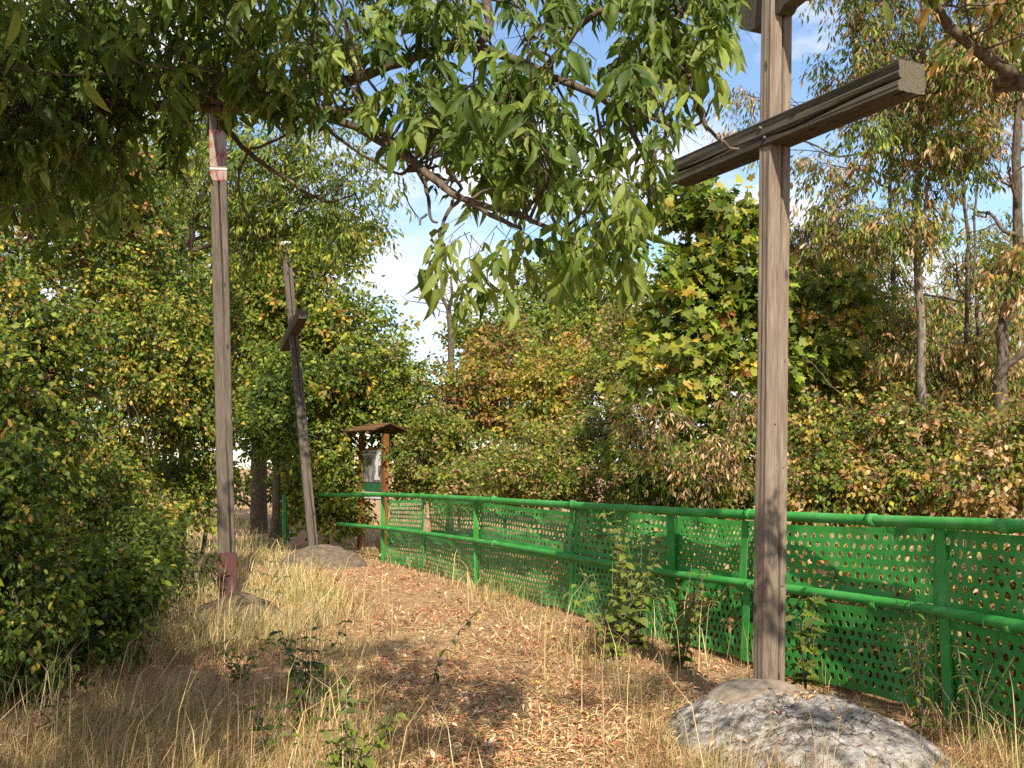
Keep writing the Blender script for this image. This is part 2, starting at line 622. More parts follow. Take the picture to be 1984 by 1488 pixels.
def build_ground():
    u = np.linspace(-1, 1, 181)
    xs = 9 * u + 690 * np.sign(u) * np.abs(u) ** 7
    v = np.linspace(0, 1, 200)
    ys = -8 + 36 * v + 1200 * v ** 9
    X, Y = np.meshgrid(xs, ys)
    V = np.stack([X, Y, gz(X, Y)], -1).reshape(-1, 3)
    nx, ny = len(xs), len(ys)
    i = (np.arange(ny - 1)[:, None] * nx + np.arange(nx - 1)[None]).ravel()
    Fc = np.concatenate([np.stack([i, i + 1, i + nx + 1], -1), np.stack([i, i + nx + 1, i + nx], -1)])
    o = link('ground', tri_mesh('ground', V, Fc), 'soil')
    tag(o, 'dry earth ground with a worn path between the crosses', 'ground', kind='structure')


build_ground()


def path_x(y):
    return np.interp(y, [4, 6, 8.6, 13, 17, 22], [0.15, 0.10, -0.35, -1.35, -2.7, -4.6])


# ------------------------------------------------------------------ timber
def timber(name, length, w, d, mat, parent, origin, X, Y, Z, crack=True, seed=0, rough=0.003, taper=0.0, rings=70, grooves=0.0, bow=0.0, chip=0.0):
    """a squared beam: length along local Z, width along X, depth along Y, the face at -Y split by a drying crack"""
    r = np.random.default_rng(seed)
    nf = 45
    s = np.linspace(-0.5, 0.5, nf)
    ch = 0.045
    front = [(x * (1 - ch * 2), -0.5) for x in s]
    right = [(0.5, y) for y in np.linspace(-0.5 + ch * 1.6, 0.5 - ch, 13)]
    back = [(-x * (1 - ch * 2), 0.5) for x in s[::4]]
    left = [(-0.5, y) for y in np.linspace(0.5 - ch, -0.5 + ch * 1.6, 13)]
    sec = np.array(front + right + back + left)
    m = len(sec)
    z = np.linspace(0, length, rings)
    t = z / length
    V = np.zeros((rings, m, 3))
    sc = 1 - taper * t
    V[:, :, 0] = sec[None, :, 0] * w * sc[:, None]
    V[:, :, 1] = sec[None, :, 1] * d * sc[:, None]
    V[:, :, 2] = z[:, None]
    out = nrm(sec * np.array([w, d]))
    wv = Wave(seed + 5, 1.6)
    pid = np.stack([np.broadcast_to(sec[None, :, 0] * 9, (rings, m)), np.broadcast_to(sec[None, :, 1] * 9, (rings, m)), np.broadcast_to(z[:, None] * 1.3, (rings, m))], -1)
    dsp = rough * wv(pid)
    if grooves:
        base = np.convolve(r.uniform(-1, 0.25, m + 2), [.25, .5, .25], 'valid') * 1.3
        wv2 = Wave(seed + 9, 1.4)
        dsp = dsp + grooves * base[None, :] * (0.6 + 0.4 * wv2(pid * np.array([.3, .3, 1.0])))
    V[:, :, 0] += out[None, :, 0] * dsp
    V[:, :, 1] += out[None, :, 1] * dsp
    if crack:
        cx = 0.14 + 0.09 * np.sin(t * 5.1 + seed) + 0.05 * np.sin(t * 13)
        for j in range(nf):
            q = np.exp(-(((s[j] - cx) * 2.0) / 0.085) ** 2)
            V[:, j, 1] += 0.05 * q * (0.55 + 0.45 * np.sin(t * 9 + 1))
    if chip:
        V[:, :, 0] += chip * (np.abs(t - 0.47) < 0.13)[:, None] * (sec[None, :, 0] > 0.2) * 1.0
    V[:, :, 0] += bow * np.sin(t * math.pi)[:, None]
    ends = [V[0].mean(0), V[-1].mean(0)]
    Vf = np.concatenate([V.reshape(-1, 3), ends])
    i = np.arange(rings - 1)[:, None] * m
    j = np.arange(m)[None]
    a, b = i + j, i + (j + 1) % m
    Fc = np.concatenate([np.stack([a, b, b + m], -1).reshape(-1, 3), np.stack([a, b + m, a + m], -1).reshape(-1, 3)])
    k = np.arange(m)
    c0 = rings * m
    Fc = np.concatenate([Fc, np.stack([np.full(m, c0), (k + 1) % m, k], -1), np.stack([np.full(m, c0 + 1), (rings - 1) * m + k, (rings - 1) * m + (k + 1) % m], -1)])
    me = tri_mesh(name, Vf, Fc, smooth=False)
    o = link(name, me, mat, parent)
    M = Matrix((Vector(X), Vector(Y), Vector(Z))).transposed().to_4x4()
    o.rotation_euler = M.to_euler()
    o.location = Vector(origin) - Vector(base_of(parent))
    return o


def ortho(Z, Xhint):
    Z = nrm(np.asarray(Z, float))
    X = np.asarray(Xhint, float)
    X = nrm(X - (X @ Z) * Z)
    return X, np.cross(Z, X), Z


def box_bm(name, size, mat, parent, origin, X=(1, 0, 0), Y=(0, 1, 0), Z=(0, 0, 1), bev=0.006):
    import bmesh
    bm = bmesh.new()
    bmesh.ops.create_cube(bm, size=1.0)
    for v in bm.verts:
        v.co = Vector((v.co.x * size[0], v.co.y * size[1], v.co.z * size[2]))
    if bev:
        bmesh.ops.bevel(bm, geom=bm.edges[:], offset=bev, segments=2, affect='EDGES', clamp_overlap=True)
    me = bpy.data.meshes.new(name)
    bm.to_mesh(me)
    bm.free()
    o = link(name, me, mat, parent)
    M = Matrix((Vector(X), Vector(Y), Vector(Z))).transposed().to_4x4()
    o.rotation_euler = M.to_euler()
    o.location = Vector(origin) - Vector(base_of(parent))
    return o


def mound(name, parent, centre, rx, ry, h, mat, seed, nr=60, na=120, cap=None):
    r = Wave(seed, 2.2)
    r2 = Wave(seed + 1, 9.0)
    an = np.linspace(0, 2 * math.pi, na, endpoint=False)
    rr = np.linspace(0, 1, nr)
    A, R = np.meshgrid(an, rr)
    ca = np.stack([np.cos(A), np.sin(A), np.zeros_like(A)], -1)
    R2 = R * (1 + 0.10 * r(ca * 0.9) + 0.05 * r2(ca * 0.35))
    x, y = rx * R2 * np.cos(A), ry * R2 * np.sin(A)
    pt = np.stack([x, y, np.zeros_like(x)], -1)
    prof = (1 - R ** 1.55) ** 0.9
    z = h * prof + h * 0.09 * r(pt * 1.6) * (1 - R ** 4) + h * 0.055 * r2(pt * 1.1) + h * 0.04 * r2(pt * 3.1) + h * 0.022 * r2(pt * 9.0)
    z -= 0.10 * R ** 6
    if cap:
        edge = cap * (1 + 0.30 * r(ca * 1.7) + 0.14 * r2(ca * 0.5))
        z += 0.030 * (R < edge) - 0.012 * np.exp(-((R - edge) / 0.018) ** 2)
    V = np.stack([x + centre[0], y + centre[1], z + centre[2]], -1).reshape(-1, 3)
    i = np.arange(nr - 1)[:, None] * na
    j = np.arange(na)[None]
    a, b = i + j, i + (j + 1) % na
    Fc = np.concatenate([np.stack([a, a + na, b + na], -1).reshape(-1, 3), np.stack([a, b + na, b], -1).reshape(-1, 3)])
    sp = Soup()
    sp.add(V, Fc)
    return sp.build(name, mat, parent)


def build_near_cross():
    base = P(1490, 1330, 6.5)
    top = P(1509, -330, 6.5)
    root = empty('wooden_cross', (base[0], base[1], 0), 'tall weathered wooden cross standing on a grey concrete mound by the green fence', 'cross', 'wayside crosses')
    al, ar = P(1316, 337, 7.45), P(1760, 146, 5.45)
    zc = (al[2] + ar[2]) / 2
    al[2] = zc + 0.02
    ar[2] = zc - 0.02
    a = nrm(ar - al)
    up = nrm(top - base)
    wd = nrm(np.cross(up, a))                # to the right seen from the camera
    wd = wd if wd[0] > 0 else -wd
    X, Y, Z = ortho(up, wd)
    L = np.linalg.norm(top - base) + 0.35
    o = timber('post', L, 0.172, 0.105, 'post_wood', root, base - up * 0.35, X, Y, Z, seed=2, rough=0.0035, taper=0.03, rings=120, grooves=0.0035)
    # arm through the post, its long face turned to the viewer's left
    ahy = nrm(np.cross(np.array([0, 0, 1.0]), a))
    ahy = ahy if ahy[0] > 0 else -ahy
    ax_y = ahy
    ax_z = a
    ax_x = np.cross(ax_y, ax_z)
    mid = base + up * ((zc - base[2]) / up[2])
    La = np.linalg.norm(ar - al)
    tl = (mid - al) @ a
    arm_o = mid - a * tl
    timber('crossarm', La, 0.180, 0.200, 'arm_wood', root, arm_o, ax_x, ax_y, ax_z, crack=True, seed=11, rough=0.006, rings=110, grooves=0.010)
    # carved board along the top of the post, scalloped below
    prof_l = [(-0.34, 0.34), (-0.36, 0.12), (-0.31, 0.02), (-0.22, -0.03), (-0.11, -0.035), (-0.052, 0.0), (-0.052, 0.34)]
    prof_r = [(0.055, 0.34), (0.055, -0.02), (0.085, -0.03), (0.14, 0.005), (0.22, 0.015), (0.36, -0.03), (0.46, -0.06), (0.52, 0.02), (0.50, 0.34)]
    ztop = P(1510, 30, 6.5)[2]
    mt = base + up * ((ztop - base[2]) / up[2])
    for prof in (prof_l, prof_r):
        k = len(prof)
        pr = np.array(prof)
        Vv = []
        for sgn in (-0.055, 0.055):
            Vv.append(mt + pr[:, :1] * a * np.array([1, 1, 0]) + pr[:, 1:2] * np.array([0, 0, 1.0]) + ahy * sgn)
        Vv = np.concatenate(Vv)
        me = bpy.data.meshes.new('top_board')
        faces = [tuple(range(k))[::-1], tuple(range(k, 2 * k))] + [(i, (i + 1) % k, k + (i + 1) % k, k + i) for i in range(k)]
        me.from_pydata([tuple(v) for v in Vv - np.array(root.location)], [], faces)
        link('top_board', me, 'arm_wood', root)
    for q in (-0.035, 0.04):
        sp = Soup()
        c = mid - ax_y * 0.098 + ax_x * q + a * (0.02 if q > 0 else -0.025)
        tube(sp, [c + ax_y * 0.02, c - ax_y * 0.012], 0.013, 6, cap=True)
        sp.build('bolt', 'iron', root)
    # nail heads
    r = np.random.default_rng(5)
    for hz, dx in ((1.0, -0.03), (1.35, 0.045), (1.62, -0.02), (2.02, 0.05), (0.62, 0.05)):
        sp = Soup()
        c = base + up * hz + X * dx - Y * 0.055
        tube(sp, [c + Y * 0.01, c - Y * 0.004], 0.007, 8, cap=True)
        sp.build('nail', 'iron', root)
    f = mound('footing', root, (base[0] + 0.07, base[1] - 0.42, 0.0), 0.86, 1.22, base[2] + 0.03, 'concrete', 21, 110, 200, cap=None)
    f['label'] = 'lichen stained grey concrete mound'
    fc = mound('footing_cap', root, (base[0] - 0.05, base[1] - 0.10, base[2] - 0.06), 0.42, 0.50, 0.125, 'concrete_cap', 33, 40, 120)
    fc['label'] = 'cracked tan mortar collar round the post'
    return base


NEAR_BASE = build_near_cross()


def build_far_crosses():
    # tall cross at the left, its head lost in the leaves
    base, top = P(441, 1152, 11.0), P(419, 130, 11.0)
    root = empty('wooden_cross', (base[0], base[1], 0), 'tall grey wooden cross post with flaking red paint near its leaf hidden head', 'cross', 'wayside crosses')
    up = nrm(top - base)
    X, Y, Z = ortho(up, (0.97, 0.24, 0))
    L = np.linalg.norm(top - base) + 0.3
    timber('post', L, 0.175, 0.12, 'grey_wood', root, base - up * 0.3, X, Y, Z, seed=7, rough=0.004, taper=0.05, rings=80, grooves=0.003)

    def on(py):
        return base + up * ((P(430, py, 11.0)[2] - base[2]) / up[2])
    for nm, y0, y1, mt, ex in (('paint_panel', 255, 327, 'red_paint', 0.006), ('white_band', 328, 332, 'white_band', 0.012), ('paint_panel', 333, 353, 'red_paint', 0.006), ('red_sleeve', 1070, 1165, 'dark_red_paint', 0.022)):
        p0, p1 = on(y1), on(y0)
        box_bm(nm, (0.17 + ex, 0.118 + ex, np.linalg.norm(p1 - p0)), mt, root, (p0 + p1) / 2, X, Y, Z, bev=0.003)
    c = on(205)
    a = nrm(np.array([0.30, -0.95, 0]))
    yy = nrm(np.cross((0, 0, 1.0), a))
    yy = yy if yy[0] > 0 else -yy
    timber('crossarm', 1.7, 0.16, 0.18, 'arm_wood', root, c - a * 0.85, np.cross(yy, a), yy, a, crack=False, seed=14, rough=0.006, rings=30, grooves=0.006)
    f = mound('footing', root, (base[0] + 0.1, base[1] - 0.1, 0), 0.55, 0.6, base[2] + 0.02, 'earth_stone', 44, 40, 90)
    # leaning cross farther along the path
    base, top = P(607, 1060, 17.2), P(553, 474, 17.2)
    root = empty('wooden_cross', (base[0], base[1], 0), 'slim wooden cross leaning towards the left with bright glare painted on its post top', 'cross', 'wayside crosses')
    up = nrm(top - base)
    X, Y, Z = ortho(up, (0.95, 0.3, 0))
    L = np.linalg.norm(top - base) + 0.3
    timber('post', L, 0.16, 0.12, 'grey_wood', root, base - up * 0.3, X, Y, Z, seed=8, rough=0.004, taper=0.1, rings=70, grooves=0.003)
    box_bm('painted_glare', (0.17, 0.13, 0.05), 'painted_glare', root, top + up * 0.02, X, Y, Z, bev=0.012)  # white block painted in for the overexposed glare at the post top
    c = base + up * ((P(570, 641, 17.2)[2] - base[2]) / up[2])
    a = nrm(np.array([0.36, -0.88, 0.20]))
    yy = nrm(np.cross((0, 0, 1.0), a))
    yy = yy if yy[0] > 0 else -yy
    timber('crossarm', 1.7, 0.17, 0.17, 'arm_wood', root, c - a * 0.85, np.cross(yy, a), yy, a, crack=False, seed=15, rough=0.005, rings=30, grooves=0.006)
    mound('footing', root, (base[0] + 0.1, base[1] - 0.2, 0), 0.8, 0.75, base[2] + 0.03, 'earth_stone', 46, 40, 90)


build_far_crosses()

# ------------------------------------------------------------------ green fence
FP = np.array([(3.25, 3.6), (2.78, 5.6), (2.42, 7.0), (1.46, 9.2), (0.42, 11.6), (-0.53, 13.75), (-2.2, 17.5), (-3.62, 20.0), (-4.55, 20.6)])
_fc = curve(np.column_stack([FP, np.zeros(len(FP))]), 900)[:, :2]
_fs = np.concatenate([[0], np.cumsum(np.linalg.norm(np.diff(_fc, axis=0), axis=1))])
_ZY = [3.6, 5.6, 7.0, 9.2, 13.75, 17.5, 20.0, 21]
_ZT = [1.30, 1.276, 1.243, 1.21, 1.19, 1.145, 1.08, 1.07]
_ZL = [0.74, 0.726, 0.69, 0.657, 0.64, 0.58, 0.55, 0.54]


def fence_at(s):
    x, y = np.interp(s, _fs, _fc[:, 0]), np.interp(s, _fs, _fc[:, 1])
    e = 0.03
    tx = np.interp(np.asarray(s) + e, _fs, _fc[:, 0]) - np.interp(np.asarray(s) - e, _fs, _fc[:, 0])
    ty = np.interp(np.asarray(s) + e, _fs, _fc[:, 1]) - np.interp(np.asarray(s) - e, _fs, _fc[:, 1])
    l = np.hypot(tx, ty)
    return x, y, ty / l, -tx / l, np.interp(y, _ZY, _ZT), np.interp(y, _ZY, _ZL)   # normal points away from the path (to +x)


def s_at_px(px):
    u, _, _ = proj(np.column_stack([_fc, np.full(len(_fc), 1.2)]))
    return np.interp(-px, -u, _fs)


def perforated(name, s0, s1, z0f, z1f, pitch, hole, parent, off, seed, ring=16, thick=True, rowk=0.73, band=0.036, slot=1.0):
    """a green steel plate with staggered punched holes, hung along the fence between s0 and s1"""
    L = s1 - s0
    H = z1f - z0f
    rows = max(2, int((H - 2 * band) / (pitch * rowk * slot)))
    ph = (H - 2 * band) / rows
    cols = max(2, int((L - 0.06) / pitch))
    pw = (L - 0.06) / cols
    V, Fc = [], []
    n = 0
    hr = np.random.default_rng(seed + 1000)
    an = np.arange(ring) * 2 * math.pi / ring - math.pi * 0.75
    q = ring // 4
    # outer square points, same order as the ring
    sq = []
    cs = [(-1, -1), (1, -1), (1, 1), (-1, 1)]
    for e in range(4):
        p0, p1 = np.array(cs[e], float), np.array(cs[(e + 1) % 4], float)
        for k in range(q):
            sq.append(p0 + (p1 - p0) * k / q)
    sq = np.array(sq) * 0.5
    circ = np.stack([np.cos(an) * hole * 0.5, np.sin(an) * hole * 0.5 * slot], -1)
    quads = [(k, (k + 1) % ring, ring + (k + 1) % ring, ring + k) for k in range(ring)]
    for r in range(rows):
        zc = band + (r + 0.5) * ph
        sh = 0.5 if r % 2 else 0.0
        for c in range(cols - (1 if sh else 0)):
            uc = 0.03 + (c + 0.5 + sh) * pw
            V.append(np.concatenate([sq * np.array([pw, ph]), circ * hr.uniform(.86, 1.1) + hr.normal(0, .0016, 2)]) + np.array([uc, zc]))
            Fc += [tuple(i + n for i in f) for f in quads]
            n += 2 * ring
        if sh:
            for u0, u1 in ((0.03, 0.03 + 0.5 * pw), (L - 0.03 - 0.5 * pw, L - 0.03)):
                V.append(np.array([(u0, zc - ph / 2), (u1, zc - ph / 2), (u1, zc + ph / 2), (u0, zc + ph / 2)]))
                Fc.append((n, n + 1, n + 2, n + 3))
                n += 4

    def strip(u0, u1, w0, w1, k):
        nonlocal n
        us = np.linspace(u0, u1, k + 1)
        V.append(np.concatenate([np.stack([us, np.full(k + 1, w0)], -1), np.stack([us, np.full(k + 1, w1)], -1)]))
        for i in range(k):
            Fc.append((n + i, n + i + 1, n + k + 1 + i + 1, n + k + 1 + i))
        n += 2 * (k + 1)
    strip(0.03, L - 0.03, 0, band, cols)
    strip(0.03, L - 0.03, H - band, H, cols)
    for u0, u1 in ((0, 0.03), (L - 0.03, L)):
        V.append(np.array([(u0, 0), (u1, 0), (u1, H), (u0, H)]))
        Fc.append((n, n + 1, n + 2, n + 3))
        n += 4
    V = np.concatenate(V)
    u, w = V[:, 0], V[:, 1]
    x, y, nx, ny, zt, zl = fence_at(s0 + u)
    wv = Wave(seed, 1.5)
    p3 = np.stack([u, w * 1.4, np.zeros_like(u)], -1)
    r_ = np.random.default_rng(seed)
    dent = sum(a_ * np.exp(-(((u - c0) / .16) ** 2 + ((w - c1) / .12) ** 2)) for a_, c0, c1 in zip(r_.uniform(-.06, .05, 4), r_.uniform(0, L, 4), r_.uniform(0, H, 4)))
    bulge = off + dent + 0.055 * wv(p3) + 0.02 * Wave(seed + 3, 5.0)(p3) + r_.uniform(-.03, .07) * (w / H - 0.5) + 0.03 * np.sin(u / L * math.pi)
    bulge = np.maximum(bulge, 0.028)
    tilt = r_.uniform(-0.05, 0.05)
    z = np.where(True, z0f + w, 0) + (zl - zl.mean()) + tilt * (u / L - 0.5) - r_.uniform(.0, .02) * (w / H) * np.sin(u / L * math.pi * r_.uniform(.6, 1.4))
    W = np.stack([x + nx * bulge, y + ny * bulge, z], -1) - base_of(parent)
    me = bpy.data.meshes.new(name)
    me.from_pydata([tuple(v) for v in W], [], Fc)
    o = link(name, me, 'green_paint', parent)
    import bmesh
    bm = bmesh.new()
    bm.from_mesh(me)
    bmesh.ops.remove_doubles(bm, verts=bm.verts[:], dist=0.0008)
    bm.to_mesh(me)
    bm.free()
    if thick:
        md = o.modifiers.new('thickness', 'SOLIDIFY')
        md.thickness = 0.005
        md.offset = 0
    return o


def build_fence():
    b0 = fence_at(s_at_px(1300))
    root = empty('fence', (float(b0[0]), float(b0[1]), 0), 'green painted fence of tube rails and perforated steel plates along the path', 'fence')
    s_end = _fs[-1] - 0.35
    s_all = np.arange(0.0, s_end, 0.25)
    for nm, k, rad in (('top_rail', 4, 0.038), ('lower_rail', 5, 0.034)):
        smax = s_end if k == 4 else s_at_px(655)
        ss = np.linspace(0, smax, 110)
        f = fence_at(ss)
        wv = Wave(60 + k, 0.9)
        pts = np.stack([f[0], f[1], f[k]], -1)
        pts[:, 2] += 0.016 * wv(pts)
        pts[:, 0] += 0.012 * Wave(63 + k, 1.3)(pts)
        sp = Soup()
        tube(sp, pts, rad, 14, cap=True)
        rail = sp.build(nm, 'green_paint', root)
        for s in (s_at_px(1950), s_at_px(1690), s_at_px(1452), s_at_px(1110), s_at_px(957), s_at_px(818)):
            f = fence_at(np.array([s - 0.035, s + 0.035]))
            sp = Soup()
            tube(sp, np.stack([f[0], f[1], f[k] + 0.002], -1), rad + 0.006, 14, cap=True)
            sp.build('collar', 'green_paint', rail)
    # posts: folded strips that flare under the top rail
    for px in (1812, 1292, 917, 738, 549):
        s = s_at_px(px)
        x, y, nx, ny, zt, zl = [float(v) for v in fence_at(s)]
        tx, ty = -ny, nx
        prof = [(0.0, 0.045), (0.35, 0.046), (zl - 0.05, 0.05), (zl + 0.12, 0.058), (zt - 0.2, 0.05), (zt - 0.06, 0.04), (zt + 0.0, 0.03)]
        sp = Soup()
        V, Fc = [], []
        for i, (z, hw) in enumerate(prof):
            lean = 0.05 * (1 - z / zt)
            for k, (c, d) in enumerate(((-hw, 0.0), (0, -0.03), (hw, 0.0), (hw * .9, 0.02), (0, -0.008), (-hw * .9, 0.02))):
                V.append((x + tx * c + nx * (d + 0.03 + lean * .3), y + ty * c + ny * (d + 0.03 + lean * .3), z))
        for i in range(len(prof) - 1):
            for k in range(6):
                a, b = i * 6 + k, i * 6 + (k + 1) % 6
                Fc += [(a, b, b + 6), (a, b + 6, a + 6)]
        sp.add(np.array(V), np.array(Fc))
        sp.build('post', 'green_paint', root, smooth=False)
    # plates: upper and lower row
    cuts = [s_at_px(p) for p in (1800, 1452, 1296, 1108, 924, 818, 742)]
    cuts = [max(0.2, cuts[0] - 2.4)] + cuts
    kinds = [(0.092, 0.054, 1.0), (0.083, 0.047, 1.0), (0.056, 0.031, 1.1), (0.083, 0.048, 1.0), (0.080, 0.051, 1.0), (0.080, 0.052, 1.0), (0.080, 0.052, 1.0)]
    for i in range(len(cuts) - 1):
        s0, s1 = cuts[i] + 0.015, cuts[i + 1] + 0.02
        zm = float(fence_at((s0 + s1) / 2)[4]), float(fence_at((s0 + s1) / 2)[5])
        pt, hl, sl = kinds[i]
        near = i < 4
        perforated('plate', s0, s1, zm[1] + 0.02, zm[0] - 0.045 - (0.03 if i in (4, 6) else 0), pt, hl, root, 0.062 + 0.012 * (i % 2), 100 + i, 12 if near else 8, near, slot=sl)
        p2 = (pt, hl, sl) if i != 2 else (0.080, 0.047, 1.0)
        perforated('plate', s0 + (0.06 if i == 4 else 0), s1, 0.05, zm[1] - 0.04, p2[0], p2[1], root, 0.05 + 0.014 * ((i + 1) % 2), 200 + i, 12 if near else 8, near, slot=p2[2])
    # straps where two plates overlap
    for px in (1440, 1104, 818):
        s = s_at_px(px)
        for zz in (0, 1):
            f0 = [float(v) for v in fence_at(s)]
            z0, z1 = (f0[5] + 0.03, f0[4] - 0.05) if zz else (0.06, f0[5] - 0.05)
            f1 = [float(v) for v in fence_at(s + 0.05)]
            mid = np.array([(f0[0] + f1[0]) / 2, (f0[1] + f1[1]) / 2, (z0 + z1) / 2]) + np.array([f0[2], f0[3], 0]) * 0.022
            lean = nrm(np.array([f0[3] * 0.10, -f0[2] * 0.10, 1.0]))
            tx = np.array([f0[3], -f0[2], 0])
            Xs, Ys, Zs = ortho(lean, tx)
            box_bm('strap', (0.085, 0.008, z1 - z0), 'green_paint', root, mid, Xs, Ys, Zs, bev=0.002)
    # binding wire ends
    r = np.random.default_rng(9)
    for px, k in ((1693, 4), (1693, 5), (1905, 5), (1455, 5), (1112, 4), (957, 5)):
        s = s_at_px(px)
        f = [float(v) for v in fence_at(s)]
        c = np.array([f[0], f[1], f[k]])
        n3, t3 = np.array([f[2], f[3], 0]), np.array([f[3], -f[2], 0])
        an = np.linspace(-0.6, 5.6, 18)
        pts = [c + n3 * math.cos(q) * 0.044 + np.array([0, 0, 1.0]) * math.sin(q) * 0.044 + t3 * 0.01 * q for q in an]
        pts += [pts[-1] + np.array([0, 0, -0.05]) - n3 * 0.01 + t3 * 0.01, pts[-1] + np.array([0, 0, -0.12]) - n3 * 0.025]
        sp = Soup()
        tube(sp, pts, 0.002, 5)
        sp.build('wire', 'wire', root)


build_fence()


# ------------------------------------------------------------------ information board
def build_board():
    pl, pr = P(701, 900, 20.4), P(746, 900, 19.6)
    b = nrm((pr - pl) * np.array([1, 1, 0]))
    nn = nrm(np.cross((0, 0, 1.0), b))
    nn = nn if nn[1] > 0 else -nn
    if nn[0] < 0:
        nn = -nn                       # points to the right, away from the printed side
    mid = (pl + pr) / 2
    root = empty('information_board', (mid[0], mid[1], 0), 'brown wooden information board with a small pitched roof behind the fence end', 'notice board')
    up = np.array([0, 0, 1.0])
    ztop = P(723, 842, 20.0)[2]
    for q in (pl, pr):
        box_bm('post', (0.11, 0.11, ztop), 'stained_wood', root, (q[0], q[1], ztop / 2), b, np.cross(up, b), up, 0.008)
    Lb = np.linalg.norm((pr - pl)[:2])
    zt, zb = P(723, 868, 20.0)[2], P(723, 968, 20.0)[2]
    box_bm('backing', (Lb - 0.11, 0.03, zt - zb), 'stained_wood', root, (mid[0], mid[1], (zt + zb) / 2), b, np.cross(up, b), up, 0.004)
    side = -nn

    def sheet(nm, y0, y1, mat, off, w):
        z1, z0 = P(723, y0, 20.0)[2], P(723, y1, 20.0)[2]
        return box_bm(nm, (w, 0.006, z1 - z0), mat, root, np.array([mid[0], mid[1], (z0 + z1) / 2]) + side * off, b, np.cross(up, b), up, 0)
    sheet('poster', 872, 934, 'poster_print', 0.021, Lb - 0.14)
    sheet('green_strip', 936, 951, 'poster_green', 0.021, Lb - 0.14)
    sheet('white_strip', 953, 966, 'poster_white', 0.021, Lb - 0.14)
    # bright arch shape printed on the poster
    z1, z0 = P(723, 875, 20.0)[2], P(723, 931, 20.0)[2]
    pts = [(0.62, 0.03), (0.70, 0.35), (0.64, 0.62), (0.72, 0.85), (0.86, 0.97), (0.97, 0.98), (0.97, 0.55), (0.80, 0.5), (0.82, 0.2), (0.90, 0.03)]
    V = [(np.array([mid[0], mid[1], 0]) + b * (u - 0.5) * (Lb - 0.14) + up * (z0 + (z1 - z0) * v) + side * 0.0265 - np.array(root.location)) for u, v in pts]
    me = bpy.data.meshes.new('poster_arch')
    me.from_pydata([tuple(v) for v in V], [], [tuple(range(len(V)))])
    link('poster_arch', me, 'poster_white', root)
    # roof: two boarded slopes on a ridge that runs along the board
    zr = P(712, 822, 20.0)[2]
    for sgn, ln in ((-1, 0.40), (1, 0.42)):
        dirs = nrm(nn * sgn + up * -0.36)
        nr_ = nrm(np.cross(b, dirs))
        if nr_[2] < 0:
            nr_ = -nr_
        for k in range(4):
            w = ln / 4
            c = np.array([mid[0], mid[1], zr]) + dirs * (w * (k + 0.5)) + nr_ * (-0.004 * (k % 2))
            X, Y, Z = b, dirs, np.cross(b, dirs)
            box_bm('roof_board', (Lb + 0.42, w - 0.006, 0.028), 'roof_wood', root, c, X, Y, Z, 0.004)
    for q in (0.5, -0.5):
        for sgn in (-1, 1):
            dirs = nrm(nn * sgn + up * -0.36)
            c = np.array([mid[0], mid[1], zr - 0.045]) + b * q * (Lb - 0.02) + dirs * 0.22
            box_bm('rafter', (0.05, 0.40, 0.05), 'roof_wood', root, c, b, dirs, np.cross(b, dirs), 0.004)


build_board()


# ------------------------------------------------------------------ trees and shrubs
def lobe(px, py, rx, ry, D, dz=1.0):
    c = P(px, py, D)
    k = D / F_PX
    return c, np.array([rx * k, rx * k * dz, ry * k])


